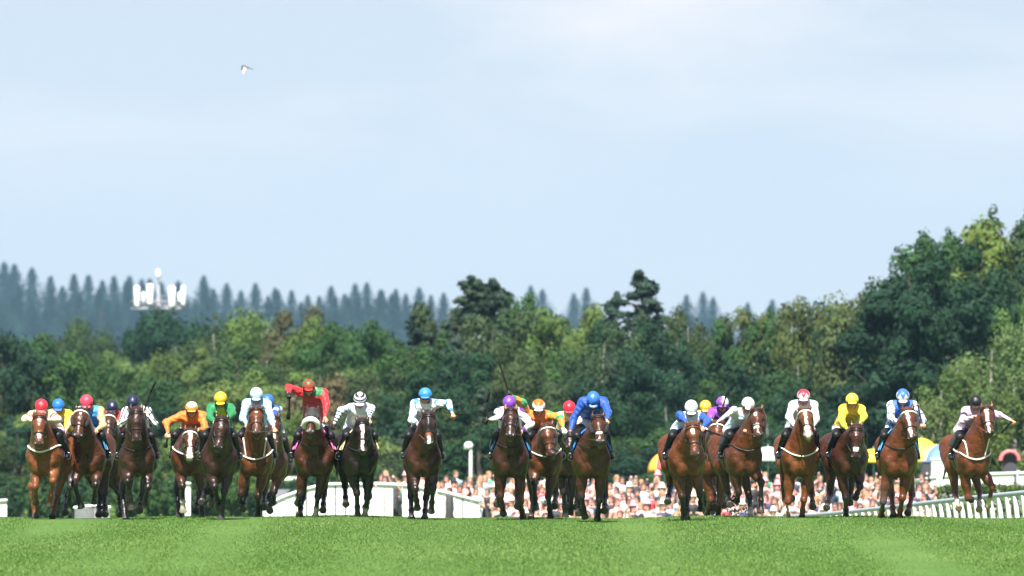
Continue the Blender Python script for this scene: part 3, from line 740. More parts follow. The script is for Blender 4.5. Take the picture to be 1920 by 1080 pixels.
# ================================================================== jockeys
M_SKIN = mat('skin', attr='Col', rough=0.55, spec=0.35)
M_SILK = mat('racing_silk', attr='Col', rough=0.5, spec=0.4, var=0.10, vscale=16, sheen=0.15, bump=0.9, bscale=15)
M_CAP = mat('cap_silk', attr='Col', rough=0.38, spec=0.5, var=0.06, vscale=20, bump=0.6, bscale=16)
M_BREECH = mat('breeches_cloth', attr='Col', rough=0.7, bump=0.25, bscale=14)
M_BOOT = mat('boot_leather', attr='Col', rough=0.5, spec=0.35, bump=.3, bscale=20)
M_LENS = mat('goggle_lens', (0.01, 0.01, 0.012), rough=0.12, spec=0.6)
M_WHIP = mat('whip_black', (0.004, 0.004, 0.004), rough=0.7, spec=.2)
SKN = (0.55, 0.27, 0.17)
WHITE = (.74, .74, .75); NAVY = (.010, .015, .05); RED = (.50, .014, .02); BLUE = (.015, .07, .42); ROYAL = (.008, .062, .36); YEL = (.64, .47, .02)
GREEN = (.005, .17, .055); ORANGE = (.66, .155, .014); PALE = (.31, .52, .68); PURP = (.115, .015, .25); LILAC = (.50, .37, .50); CREAM = (.64, .51, .36)
BLK = (.006, .006, .008); SKY = (.03, .19, .58); TAN = (.46, .31, .16); PINK = (.75, .12, .14)

def star5(u, v, r):
    a = np.arctan2(v, u); d = np.sqrt(u * u + v * v)
    k = np.abs(((a / (2 * np.pi / 5)) % 1) - .5) * 2
    return d < r * (.42 + .58 * k)
def hsh(i, j): return (np.sin(i * 127.1 + j * 311.7) * 43758.5453) % 1
def pattern(kind, c1, c2, U, Vv, Wv):
    """U along the limb or up the body, Vv across it (metres)"""
    n = len(U); out = np.tile(np.array(c1, np.float32), (n, 1)); c2 = np.array(c2, np.float32)
    if kind == 'hoops': m = ((U / .062) % 1) < .5
    elif kind == 'band': m = (U > .13) & (U < .20)
    elif kind == 'bands': m = ((U > .10) & (U < .15)) | ((U > .19) & (U < .23))
    elif kind == 'stripes': m = (((Vv + .5) / .055) % 1) < .45
    elif kind == 'cuff': m = U > .40
    elif kind == 'half': m = Vv > 0
    elif kind == 'top': m = U < .17
    elif kind in ('stars', 'spots'):
        c = .085; iu = np.floor(U / c); iv = np.floor((Vv + .5 * c * (iu % 2)) / c)
        u = U - (iu + .5) * c; v = Vv + .5 * c * (iu % 2) - (iv + .5) * c
        m = star5(u, v, .038) if kind == 'stars' else (u * u + v * v < .026 ** 2)
    elif kind == 'patch':
        m = (np.sin(U * 23 + 1) + np.sin(Vv * 31 + Wv * 17 + 2)) > .55
    elif kind == 'chev': m = ((U - np.abs(Vv) * .9) / .09 % 1) < .45
    elif kind == 'vee': m = np.abs(Vv) < (.02 + .35 * np.clip(U - 0, 0, 1))
    else: return out
    out[m] = c2; return out

def make_jockey(S, J):
    """J: the rider of horse S; joints read from the photograph"""
    K = S['_']; T, Tv, L2 = K['T'], K['Tv'], K['L2']
    root = empty('jockey', (K['X0'], K['D'], K['g'])); tag(root, J['label'], 'person', 'jockeys riding in the race')
    C0 = L2(J['cap'])                     # middle of the cap
    hs = J.get('hs', .10 if C0[2] < 2.1 else .18)
    C0[1] = hs
    lean = J.get('lean', 0.0); pitch = R(J.get('pitch', 24)); yaw = R(J.get('yaw', 0))
    fw = np.array([math.sin(yaw) * math.cos(pitch), -math.cos(yaw) * math.cos(pitch), -math.sin(pitch)])
    rt = nrm(np.cross(fw, (0, 0, 1))); rt = rt if rt[0] > 0 else -rt
    upv = np.cross(rt, fw); upv = upv if upv[2] > 0 else -upv
    HM = np.array([rt, fw, upv])
    def H(r, f_, u): return C0 + rt * r + fw * f_ + upv * u
    zsh = C0[2] - J.get('drop', .17); sw = J.get('sw', .185)
    cxs = C0[0] + J.get('sx', 0)
    SH = {-1: np.array([cxs - sw, hs + .17, zsh + J.get('tilt', 0)]), 1: np.array([cxs + sw, hs + .17, zsh - J.get('tilt', 0)])}
    zh = min(zsh + .02, 1.60 + .35 * max(0, C0[2] - 2.05)) + J.get('hip', 0)
    hip = T(J.get('hx', 0), .82, zh)
    neck = np.array([cxs, hs + .13, zsh + .05])
    # arms
    EL, HD = {}, {}
    for sd, ek, hk in ((-1, 'LE', 'LH'), (1, 'RE', 'RH')):
        e = L2(J[ek]); e = solve(SH[sd], e[0], e[2], .31, 1 if 'b' in J.get(ek + 'o', '') else -1)
        hnd = L2(J[hk]); hnd = solve(e, hnd[0], hnd[2], .27, 1 if 'b' in J.get(hk + 'o', '') else -1)
        EL[sd], HD[sd] = e, hnd
    B = K['B']
    kn = {s: T(s * .255 * B, .16, 1.50 + J.get('kz', 0)) for s in (-1, 1)}; an = {s: T(s * .335 * B, .58, 1.17 + J.get('fz', 0)) for s in (-1, 1)}
    toe = {s: T(s * .355 * B, .42, 1.11 + J.get('fz', 0)) for s in (-1, 1)}
    # ---------------- the body, one skin
    sk = np.array(J.get('skin', SKN)); p = []; a = p.append
    a(ell(H(0, .0, -.02), (.076, .098, .11), HM, col=sk)); a(ell(H(0, .035, -.095), (.058, .062, .06), HM, k=.04, col=sk))
    a(cone(H(0, .088, -.035), H(0, .115, -.075), .012, .017, k=.015, col=sk * .95)); a(ell(H(0, .085, -.018), (.055, .02, .012), HM, k=.015, col=sk * .8))
    for s in (-1, 1):
        a(ell(H(s * .03, .092, -.04), (.012, .006, .007), HM, k=.002, col=(.02, .015, .012), tg='eye'))
        a(ell(H(s * .08, -.005, -.05), (.012, .022, .032), HM, k=.01, col=sk * .9))
        a(ell(H(s * .045, .07, -.075), (.022, .02, .025), HM, k=.02, col=sk))
    a(ell(H(0, .093, -.107), (.026, .008, .008), HM, k=.003, col=(.25, .06, .05), tg='mouth')); a(ell(H(0, .085, -.14), (.022, .02, .016), HM, k=.02, col=sk))
    a(cone(H(0, -.02, -.08), neck, .055, .06, k=.04, col=sk))
    a(cone(neck - np.array([0, -.08, .05]), hip, .11, .10, k=.05, col=sk))
    for s in (-1, 1):
        a(cone(neck, SH[s], .05, .05, k=.05, col=sk)); a(cone(SH[s], EL[s], .045, .036, k=.03, col=sk)); a(cone(EL[s], HD[s], .036, .025, k=.02, col=sk))
        a(cone(hip + Tv(s * .08, 0, 0), kn[s], .075, .05, k=.05, col=sk)); a(cone(kn[s], an[s], .048, .03, k=.03, col=sk)); a(cone(an[s], toe[s], .03, .025, k=.02, col=sk))
        # the hand: palm, four bent fingers of different lengths closed on rein or whip, and a thumb
        gc = np.array(BLK) if ('L' if s < 0 else 'R') in J.get('gloves', '') else (np.array(WHITE) if ('L' if s < 0 else 'R') in J.get('wgloves', '') else sk)
        d = nrm(HD[s] - EL[s]); gx = nrm(np.cross(d, (0, 0, 1)) + 1e-6) ; gy = np.cross(gx, d)
        pc = HD[s] + d * .045
        a(ell(pc, (.042, .05, .022), np.array([gx, d, gy]), k=.02, col=gc))
        for i, (o, L) in enumerate(((-.032, .034), (-.011, .04), (.011, .037), (.031, .029))):
            b0 = pc + gx * o + d * .036 + gy * .004; b1 = b0 + d * L * .8 - gy * .012; b2 = b1 - gy * .036 - d * .004; b3 = b2 - d * L * .7
            a(cone(b0, b1, .0115, .011, k=.006, col=gc)); a(cone(b1, b2, .011, .0105, k=.006, col=gc)); a(cone(b2, b3, .0105, .009, k=.006, col=gc))
        tb = pc - s * gx * .036 - d * .01; t1 = tb - s * gx * .022 + d * .03 - gy * .014; t2 = t1 + s * gx * .012 + d * .022 - gy * .014
        a(cone(tb, t1, .014, .012, k=.01, col=gc)); a(cone(t1, t2, .012, .010, k=.006, col=gc))
    V, Q, C, *_ = skin(p, J.get('h', .0125), soft=.006)
    body = link('body', mesh_np('jockey_body', V, Q, M_SKIN, C), root)
    # ---------------- silks
    p = []; a = p.append
    tor = (neck + np.array([0, .05, -.08]))
    for s in (-1, 1):
        w_ = np.array([s * .075, 0, 0])
        a(cone(tor + w_, hip + Tv(s * .07, -.04, .01), .125, .135, k=.06, tg='torso'))
        a(cone(SH[s] + np.array([-s * .05, 0, 0]), SH[s], .085, .075, k=.06, tg='torso'))
    a(cone(neck + np.array([0, -.015, .0]), neck + np.array([0, .05, -.05]), .062, .09, k=.03, tg='collar'))
    bz = J.get('baggy', .012)
    for s in (-1, 1):
        t_ = 'L' if s < 0 else 'R'
        a(cone(SH[s], EL[s], .066 + bz, .05 + bz, k=.045, tg='up' + t_)); a(cone(EL[s], HD[s] - (HD[s] - EL[s]) * .04, .052 + bz, .030, k=.03, tg='lo' + t_))
    a(half(hip + Tv(0, .06, -.0), Tv(0, .9, -.35), k=.02))
    V, Q, C, bi, bt, ps = skin(p, J.get('h', .0125), soft=.006)
    tor_k, tc1, tc2 = J['torso']; sl_k, s1, s2 = J['sleeve']; C = np.zeros_like(C)
    for i, q in enumerate(ps):
        m = bi == i
        if not m.any(): continue
        v = V[m]
        if q['tg'] in ('torso', 'collar'):
            cc = pattern(tor_k, tc1, tc2, zsh + .12 - v[:, 2], v[:, 0] - cxs, v[:, 1])
            if q['tg'] == 'collar' and J.get('collar'): cc[:] = J['collar']
        else:
            ba = q['b'] - q['a']; L = np.linalg.norm(ba); e1 = np.cross(ba / L, (0, 1, 0)); e1 = e1 / max(np.linalg.norm(e1), 1e-6)
            U = bt[m] * L + (.31 if q['tg'][:2] == 'lo' else 0); W = (v - q['a']) @ e1
            if q['tg'][-1] == 'L' and 'sleeveL' in J: k_, x1, x2 = J['sleeveL']
            else: k_, x1, x2 = sl_k, s1, s2
            cc = pattern(k_, x1, x2, U, W, v[:, 1])
            if J.get('cuffs') is not None: cc[U > .50] = J['cuffs']
        C[m] = cc
    # folds of the cloth
    V = V + .0065 * np.sin(V[:, :1] * 41 + V[:, 2:3] * 62 + np.sin(V[:, 1:2] * 33 + V[:, :1] * 17) * 2) * np.array([[.6, .6, .8]], np.float32)
    link('silks', mesh_np('silks', V, Q, M_SILK, C), root)
    # ---------------- breeches and boots
    bc = J.get('breech', WHITE); p = []; a = p.append
    for s in (-1, 1):
        a(ell(hip + Tv(s * .085, .06, -.03), (.12, .14, .13), k=.06, col=bc)); kq = hip + Tv(s * .09, .02, -.03); a(cone(kq, kq + (kn[s] - kq) * .74, .115, .080, k=.05, col=bc))
    V, Q, C, *_ = skin(p, .018); link('breeches', mesh_np('breeches', V, Q, M_BREECH, C), root)
    tk = J.get('boot', BLK)
    for s in (-1, 1):
        p = []; a = p.append
        thg = kn[s] + (hip + Tv(s * .09, .02, -.03) - kn[s]) * J.get('bt', .36)
        a(cone(thg, kn[s], .104, .076, k=.05, col=tk)); a(cone(kn[s], an[s], .070, .048, k=.02, col=tk)); a(cone(an[s], toe[s], .046, .036, k=.03, col=tk)); a(cone(an[s] + np.array([0, .03, -.02]), an[s] + np.array([0, .03, -.045]), .035, .03, k=.02, col=(.02, .02, .02)))
        V, Q, C, *_ = skin(p, .014); bt_ = link('boot', mesh_np('boot', V, Q, M_BOOT, C), root)
        x = MB(); cpt = toe[s] + Tv(0, .05, 0); pp = [cpt + Tv(.054 * math.cos(t), 0, .045 * math.sin(t) + (.035 if math.sin(t) > .2 else -.0)) for t in np.linspace(0, 2 * math.pi, 15)]
        x.tube(pp, .006, 5, cap=False); x.tube([cpt + Tv(0, 0, .078), T(s * .29 * B, .5, 1.38)], .010, 5)
        x.build('stirrup', M_STEEL, bt_)
    # ---------------- cap over the helmet, goggles
    p = [ell(H(0, -.01, .0), (.118, .142, .122), HM, col=(1, 1, 1), tg='cap'), half(H(0, 0, -.022), -upv, k=.01)]
    V, Q, C, *_ = skin(p, .0095)
    q = (V - C0) @ HM.T; ck, c1, c2 = J['capc']; c1 = tuple(np.array(c1) * .82); C[:] = c1; c2 = np.array(c2, np.float32) * .82
    ang = np.arctan2(q[:, 0], q[:, 1])
    if ck == 'hoops': C[((q[:, 2] + .02) / .052 % 1) < .5] = c2
    elif ck == 'quarters': C[(np.floor(ang / (math.pi / 4)) % 2) == 0] = c2
    elif ck == 'half': C[q[:, 0] > 0] = c2
    elif ck == 'diam':
        t = (ang / (math.pi / 3) + .5) % 1; C[(q[:, 2] > .01 + .16 * np.abs(t - .5))] = c2
    elif ck == 'top': C[q[:, 2] > .075 - q[:, 1] * .25] = c2
    if J.get('capband') is not None: C[(q[:, 2] < -.002)] = J['capband']
    cap = link('cap', mesh_np('cap', V, Q, M_CAP, C), root)
    pk = [ell(H(0, .135, -.022), (.085, .05, .010), np.array([rt, nrm(fw - upv * .25), nrm(upv + fw * .25)]), col=J.get('peak', c1)), half(H(0, .10, 0), -fw, k=.004)]
    V, Q, C, *_ = skin(pk, .0085); link('peak', mesh_np('peak', V, Q, M_CAP, C), cap)
    p = []
    for s in (-1, 1): p.append(ell(H(s * .034, .098, -.045), (.046, .034, .034), HM, k=.015, col=(0, 0, 0)))
    V, Q, C, *_ = skin(p, .0085); gg = link('goggles', mesh_np('goggles', V, Q, M_LENS), root)
    x = MB(); x.tube([H(.105 * math.sin(t), -.005 + .118 * math.cos(t), -.04) for t in np.linspace(.65, 2 * math.pi - .65, 21)], .008, 5); x.build('strap', M_TACK, gg)
    x = MB(); x.tube([H(-.088, .0, -.03), H(-.082, .02, -.08), H(-.05, .05, -.135), H(0, .06, -.158), H(.05, .05, -.135), H(.082, .02, -.08), H(.088, .0, -.03)], .009, 5); x.build('chin_strap', M_TACK, cap)
    # reins from the bit to the hands
    rn = MB()
    for i, s in enumerate((-1, 1)):
        b0 = K['cheek'][i]; hn = HD[s]
        if J.get('free') == ('L' if s < 0 else 'R'): hn = HD[-s]
        rn.tube([b0, b0 * .5 + hn * .5 + np.array([s * .05, .02, -.05]), hn], .007, 5)
    rn.build('reins', M_BROWN if S.get('bridle') == 'br' or S.get('rein') == 'br' else M_TACK, K['root'])
    # whip
    if 'whip' in J:
        s = -1 if J['whip'][0] == 'L' else 1
        tip = L2(J['whip'][1]); d = nrm(HD[s] - EL[s]); h0 = HD[s] + d * .05; tip[1] = h0[1] + J['whip'][3] if len(J['whip']) > 3 else h0[1] + .05
        bend = J['whip'][2] if len(J['whip']) > 2 else 0; e = tip - h0; nrm_ = np.array([-e[2], 0, e[0]])
        pts_ = [h0 - e * .14] + [h0 + e * t + nrm_ * bend * math.sin(t * math.pi) for t in np.linspace(0, 1, 9)]
        wr = empty('riding_whip', tuple(h0 + np.array([K['X0'], K['D'], K['g']])))
        tag(wr, J['whip_label'], 'whip', 'riding whips held by the jockeys')
        pts_ = [q_ - h0 for q_ in pts_]
        x = MB(); x.tube(pts_[:7], [.018, .018, .016, .016, .016, .016, .016], 6); x.build('shaft', M_WHIP, wr)
        x = MB(); x.tube(pts_[6:], [.016, .030, .038, .032], 6, flat=.4); x.build('flap', M_WHIP, wr)
        x = MB(); x.tube(pts_[:3], .021, 6); x.build('grip', M_TACK, wr)
    return root
# ================================================================== the field of runners, read from the photograph
ZX = {'A': 0, 'B': 290, 'C': 520, 'D': 880, 'E': 1200, 'F': 1440, 'G': 1620}
def zz(z, v):
    """a spot of an enlarged strip of the photograph -> its pixel"""
    return (ZX[z] + v[0] / 3.176, 660 + v[1] / 3.176)
def conv(z, d):
    o = {}
    for k, v in d.items():
        if k in ('poll', 'muz', 'cap', 'LE', 'LH', 'RE', 'RH'): o[k] = zz(z, v)
        elif k in ('FL', 'FR', 'HL', 'HR'): o[k] = (zz(z, v[0]), zz(z, v[1])) + tuple(v[2:])
        elif k == 'cx': o[k] = zz(z, (v, 0))[0]
        elif k == 'whip': o[k] = (v[0], zz(z, v[1])) + tuple(v[2:])
        else: o[k] = v
    return o
STAR = ('star', .13, .04, .025)
FIELD = [
 # 1 cream silks, red cap
 ('A', dict(D=205, cx=252, poll=(242, 385), muz=(242, 568), yaw=11, coat='chestnut', legs=0, marks=(('star', .12, .035, .026), ('blaze', .38, .47, .03)), breast=(1.20, 'w', .016),
   FL=((210, 800), (207, 905)), FR=((318, 765), (291, 920)), HL=((182, 800), (212, 990)), HR=((340, 850), (318, 985)), socks='', cloth=(.09, .04, .12), brow='b',
   label='chestnut racehorse with a small white star and white breast strap, far left of the field'),
  dict(cap=(245, 322), LE=(150, 398), LH=(218, 405), RE=(345, 402), RH=(282, 405), torso=('plain', CREAM, CREAM), sleeve=('bands', CREAM, RED), capc=('plain', (.70, .02, .04), RED), capband=(.75, .35, .32),
   label='jockey in cream silks with red armbands and a red cap', pitch=32)),
 # 1b yellow silks, blue cap, grey horse
 ('A', dict(D=214, cx=372, poll=(345, 430), muz=(352, 580), yaw=4, coat='grey', legs=1, FL=((340, 800), (345, 930)), FR=((420, 800), (410, 900)), HL=((335, 860), (335, 960)), HR=((400, 860), (395, 960)),
   label='dark grey racehorse running half hidden between the two leftmost horses'),
  dict(cap=(345, 318), LE=(300, 420), LH=(335, 440), RE=(405, 400), RH=(385, 470), torso=('plain', YEL, YEL), sleeve=('plain', YEL, YEL), capc=('plain', (.02, .16, .62), BLUE),
   label='jockey in yellow silks and a bright blue cap, half hidden at far left', whip=('R', (455, 325), 0), whip_label='dark whip held level by the jockey in yellow with the bright blue cap')),
 # 2 blue and tan, pink-red cap
 ('A', dict(D=206, cx=515, poll=(490, 352), muz=(471, 520), yaw=5, coat='bay', tone=.85, marks=(('star', .13, .022, .018),), brow='w', cheekfleece=1, noseband='b',
   FL=((443, 785), (480, 928)), FR=((570, 790), (556, 900)), HL=((590, 850), (594, 975)), HR=((622, 850), (632, 972)), cloth=(.01, .012, .025), pad=(.03, .25, .55),
   label='bay racehorse with dark cheekpieces and a pale browband under a pink-red cap'),
  dict(cap=(513, 296), LE=(425, 405), LH=(392, 468), RE=(612, 440), RH=(575, 465), torso=('plain', (.04, .22, .50), TAN), sleeve=('plain', TAN, TAN), capc=('plain', (.78, .05, .10), RED), sx=.05,
   label='jockey in blue silks with tan sleeves and a pink-red cap', pitch=30)),
 # 2b red and yellow, navy cap
 ('A', dict(D=216, cx=668, poll=(655, 385), muz=(650, 530), yaw=6, coat='brown', brow='w', FL=((700, 830), (705, 905)), FR=((740, 830), (735, 930)), HL=((715, 860), (722, 975)), HR=((760, 860), (765, 940)),
   label='brown racehorse running hidden behind the two dark horses at left'),
  dict(cap=(667, 328), LE=(625, 420), LH=(640, 440), RE=(722, 385), RH=(690, 432), torso=('plain', (.5, .02, .04), YEL), sleeve=('plain', RED, YEL), cuffs=YEL, capc=('plain', NAVY, NAVY),
   label='jockey in red silks with yellow cuffs and a navy cap, half hidden at left')),
 # 3 white with navy stripes
 ('A', dict(D=203, cx=815, poll=(815, 350), muz=(820, 555), yaw=-1, coat='brown', tone=.8, brow='b', breast=(1.22, 'b', .011),
   FL=((762, 770), (785, 940)), FR=((882, 805), (862, 905)), HL=((725, 830), (750, 1000)), HR=((845, 860), (836, 950)), cloth=(.012, .014, .02),
   label='dark brown racehorse under the white and navy striped jockey'),
  dict(cap=(790, 298), LE=(722, 430), LH=(768, 400), RE=(918, 430), RH=(866, 372), torso=('plain', WHITE, NAVY), sleeve=('stripes', WHITE, NAVY), capc=('plain', NAVY, NAVY), pitch=34, sx=.06,
   label='jockey in white silks with navy stripes and a navy cap', whip=('R', (926, 176), .02), whip_label='black whip raised above the white and navy striped jockey')),
 # 4 orange
 ('B', dict(D=206, cx=200, poll=(218, 475), muz=(214, 648), roll=-6, yaw=3, coat='bay', marks=(('blaze', .09, .62, .034),), brow='w', breast=(1.15, 'w', .013),
   FL=((165, 800), (168, 955)), FR=((275, 830), (282, 1000)), HL=((128, 820), (150, 988)), HR=((262, 850), (248, 950)), socks='FL', cloth=(.03, .02, .05),
   label='bay racehorse with a broad white blaze under the jockey in orange'),
  dict(cap=(220, 335), LE=(66, 420), LH=(78, 480), RE=(300, 462), RH=(258, 462), LEo='', torso=('plain', ORANGE, ORANGE), sleeve=('plain', ORANGE, ORANGE), capc=('top', (.85, .30, .05), (.85, .62, .45)), pitch=12, drop=.14,
   label='jockey all in orange reaching one arm out to the side', whip=('L', (64, 570), .01), whip_label='short dark whip held low by the jockey all in orange', free='L')),
 # 5 green, yellow cap
 ('B', dict(D=202, cx=382, poll=(405, 402), muz=(380, 590), turn=-6, yaw=1, coat='darkbay', brow='b',
   FL=((358, 800), (379, 942)), FR=((415, 830), (395, 1004)), HL=((345, 870), (340, 915)), HR=((300, 830), (285, 900)), cloth=(.05, .03, .09),
   label='dark bay racehorse under the green jockey with a yellow cap'),
  dict(cap=(391, 278), LE=(325, 390), LH=(360, 412), RE=(462, 370), RH=(432, 400), torso=('vee', GREEN, (.45, .50, .04)), sleeve=('plain', GREEN, GREEN), capc=('plain', YEL, YEL), pitch=26, sw=.17,
   breech=(.22, .36, .62), label='jockey in green silks with a yellow cap')),
 # 6 light blue
 ('B', dict(D=207, cx=597, poll=(608, 350), muz=(612, 502), ears=1.0, yaw=0, coat='brightbay', marks=(('star', .14, .02, .022),), breast=(1.06, 'w', .015), neckstrap=1, rein='br',
   FL=((512, 845), (497, 893)), FR=((615, 860), (610, 982)), HL=((540, 860), (527, 942)), HR=((650, 850), (655, 930)), cloth=(.01, .012, .03),
   label='bright bay racehorse with a white breastplate under the pale blue jockey'),
  dict(cap=(604, 252), LE=(522, 395), LH=(552, 432), RE=(692, 395), RH=(708, 450), torso=('plain', PALE, PALE), sleeve=('plain', PALE, PALE), collar=ORANGE, capc=('plain', (.45, .70, .85), PALE), pitch=28,
   label='jockey in pale blue silks with an orange collar and pale blue cap')),
 # 6b royal blue and white behind
 ('B', dict(D=215, cx=688, poll=(712, 395), muz=(716, 560), yaw=3, coat='bay', marks=(('blaze', .12, .5, .025),), FL=((640, 830), (650, 905)), FR=((712, 830), (703, 905)), HL=((648, 860), (645, 930)), HR=((690, 860), (690, 950)),
   label='bay racehorse with a thin blaze half hidden behind the bright bay with white breastplate'),
  dict(cap=(672, 292), LE=(630, 390), LH=(655, 430), RE=(722, 350), RH=(712, 385), torso=('plain', ROYAL, WHITE), sleeve=('patch', ROYAL, WHITE), capc=('plain', (.03, .14, .58), ROYAL), pitch=34,
   label='jockey in royal blue and white hidden behind the pale blue jockey')),
 # 7 red and green hoops, standing tall
 ('C', dict(D=204.5, cx=220, fat=1.16, poll=(212, 355), muz=(197, 498), hl=.98, yaw=-1, coat='bay', tone=.72, noseband='fleece', pale_muz=0, breast=(1.30, 'b', .009),
   FL=((132, 850), (118, 908)), FR=((240, 860), (224, 990)), HL=((150, 870), (136, 975)), HR=((276, 850), (275, 948)), socks='FR', hood=(.02, .018, .018), cloth=(.02, .018, .03), pad=(.80, .14, .48),
   label='dark bay racehorse with a thick white fleece noseband and pink saddle pad'),
  dict(cap=(186, 202), LE=(66, 212), LH=(70, 248), RE=(292, 320), RH=(284, 388), torso=('top', (.30, .03, .02), GREEN), sleeve=('plain', RED, RED), collar=GREEN, capc=('hoops', RED, GREEN), gloves='L', pitch=18, drop=.13, sx=.08,
   breech=(.50, .58, .74), label='jockey in red and green standing tall with one arm raised', whip=('L', (64, 402), .03), whip_label='dark whip hanging from the raised arm of the red and green jockey', free='L')),
 # 8 navy and white hoops
 ('C', dict(D=204, cx=502, poll=(508, 415), muz=(511, 610), yaw=-9, coat='black', marks=(('blaze', .08, .34, .030, .03), ('blaze', .36, .56, .028)), breast=(1.2, 'b', .01), earcol=(.05, .02, .012),
   FL=((473, 840), (476, 985)), FR=((535, 870), (518, 988)), HL=((402, 800), (410, 912)), HR=((545, 860), (530, 930)), socks='FR', cloth=(.02, .02, .05), pad=(.70, .58, .30), brow='b',
   label='near black racehorse with a broken white blaze under the hooped jockey'),
  dict(cap=(491, 280), LE=(378, 350), LH=(340, 425), RE=(556, 350), RH=(545, 402), torso=('plain', (.62, .70, .80), WHITE), sleeve=('hoops', NAVY, (.66, .76, .86)), capc=('hoops', WHITE, NAVY), gloves='L', pitch=34, breech=(.6, .66, .76), free='L',
   label='jockey in white and navy hooped sleeves and hooped cap')),
 # 9 white and blue patches, arm out with whip
 ('C', dict(D=203, cx=868, poll=(902, 375), muz=(905, 565), yaw=-1, coat='darkbay', tone=1.25, marks=(('blaze', .0, .36, .075, 0, (.012, .007, .006)), ('blaze', .36, .46, .05, 0, (.16, .05, .018)), ('blaze', .44, .58, .026)), brow='b',
   FL=((822, 815), (832, 938)), FR=((928, 810), (916, 958)), HL=((795, 860), (800, 996)), HR=((885, 870), (878, 996)), cloth=(.012, .014, .035), rein='br',
   label='dark bay racehorse with a blackish forehead and white snip alone mid field'),
  dict(cap=(880, 253), LE=(800, 405), LH=(838, 425), RE=(1018, 305), RH=(1040, 360), torso=('patch', WHITE, SKY), sleeve=('patch', WHITE, SKY), capc=('plain', (.04, .26, .72), SKY), pitch=12, skin=(.5, .25, .17),
   breech=(.12, .12, .14), label='jockey in white and blue patched silks with one arm flung out', whip=('R', (1135, 372), .0), whip_label='black whip pointing sideways from the flung out arm', free='R')),
 # 10 purple and white
 ('D', dict(D=202, cx=245, poll=(248, 352), muz=(243, 520), ears=1.05, earcol=(.28, .12, .05), yaw=0, coat='liver', breast=(1.28, 'b', .01), brow='b',
   FL=((186, 855), (202, 972)), FR=((305, 890), (320, 990)), HL=((172, 850), (165, 912)), HR=((290, 880), (288, 925)), cloth=(.012, .014, .02), pad=(.02, .2, .55), rein='br',
   label='liver chestnut racehorse with pale upright ears under the purple cap'),
  dict(cap=(238, 302), LE=(192, 385), LH=(118, 405), RE=(368, 430), RH=(312, 470), torso=('plain', WHITE, PURP), sleeve=('patch', WHITE, PURP), capc=('plain', (.20, .05, .42), PURP), gloves='L', pitch=32,
   label='jockey in white and purple silks with a purple cap', whip=('L', (120, 234), .05), whip_label='curved black whip held upright by the white and purple jockey', free='L')),
 # 11 orange with green and yellow sleeves, long whip raised
 ('D', dict(D=204, cx=450, poll=(462, 445), muz=(487, 632), turn=14, yaw=-4, coat='bay', tone=1.15, brow='w', breast=(1.12, 'w', .012), cross=1,
   FL=((385, 780), (395, 938)), FR=((470, 860), (485, 994)), HL=((380, 880), (368, 994)), HR=((515, 850), (506, 925)), label='bay racehorse with white browband and turned head under the orange jockey'),
  dict(cap=(413, 322), LE=(320, 300), LH=(252, 262), RE=(545, 395), RH=(560, 455), torso=('plain', ORANGE, ORANGE), sleeve=('patch', (.62, .22, .02), (.03, .24, .09)), capc=('top', WHITE, ORANGE), gloves='L', pitch=20, sw=.2,
   label='jockey in orange silks with green patched sleeves and a white cap', whip=('L', (172, 44), .0), whip_label='long black whip raised high by the orange jockey with the white cap', free='L', wgloves='R')),
 # 12 red cap behind
 ('D', dict(D=212, cx=570, poll=(600, 430), muz=(598, 590), yaw=2, coat='darkbay', FL=((560, 830), (572, 985)), FR=((610, 850), (603, 965)), HL=((590, 850), (590, 930)), HR=((640, 850), (640, 930)),
   label='dark bay racehorse hidden behind the royal blue jockey and his horse'),
  dict(cap=(595, 330), LE=(540, 400), LH=(560, 440), RE=(650, 400), RH=(640, 440), torso=('plain', (.75, .66, .40), WHITE), sleeve=('plain', (.75, .70, .45), YEL), capc=('plain', (.70, .02, .05), RED), pitch=24,
   label='jockey in a plain red cap hidden beside the royal blue jockey')),
 # 13 royal blue
 ('D', dict(D=200.5, cx=728, poll=(765, 395), muz=(778, 555), ears=.95, yaw=0, fat=1.02, coat='bay', tone=.8, cheekfleece=1, brow='b', marks=(('blaze', .37, .42, .05),), breast=(1.28, 'b', .012),
   FL=((668, 860), (690, 990)), FR=((775, 880), (765, 1003)), HL=((655, 890), (650, 965)), HR=((808, 860), (803, 950)), cloth=(.012, .014, .035), pad=(.02, .22, .70),
   label='bay racehorse with dark cheekpieces under the jockey all in royal blue'),
  dict(cap=(738, 280), LE=(622, 400), LH=(602, 470), RE=(828, 365), RH=(815, 405), torso=('plain', ROYAL, ROYAL), sleeve=('plain', ROYAL, ROYAL), capc=('plain', (.03, .15, .58), ROYAL), gloves='L', pitch=50, drop=.05, hip=.22, hs=.0,
   label='jockey all in royal blue, head bent low')),
 # 14 white cap, light blue and royal sleeves
 ('E', dict(D=200.5, cx=283, poll=(310, 440), muz=(326, 632), turn=6, yaw=-6, coat='brightbay', tone=1.05, marks=(('star', .14, .04, .03),), brow='br',
   FL=((250, 860), (264, 1002)), FR=((360, 850), (368, 942)), HL=((182, 800), (163, 896)), HR=((282, 870), (276, 998)), socks='', cloth=(.03, .03, .04),
   label='bright bay racehorse with a diamond star under the white cap'),
  dict(cap=(306, 330), LE=(236, 375), LH=(276, 420), RE=(405, 412), RH=(372, 448), torso=('plain', (.55, .68, .82), PALE), sleeve=('plain', (.01, .07, .42), ROYAL), capc=('plain', WHITE, WHITE), pitch=36, breech=(.55, .64, .8),
   label='jockey in pale blue silks with royal blue sleeves and a white cap', whip=('R', (545, 515), -.02), whip_label='black whip slanting down from the jockey with royal blue sleeves')),
 # 15 yellow cap hidden behind
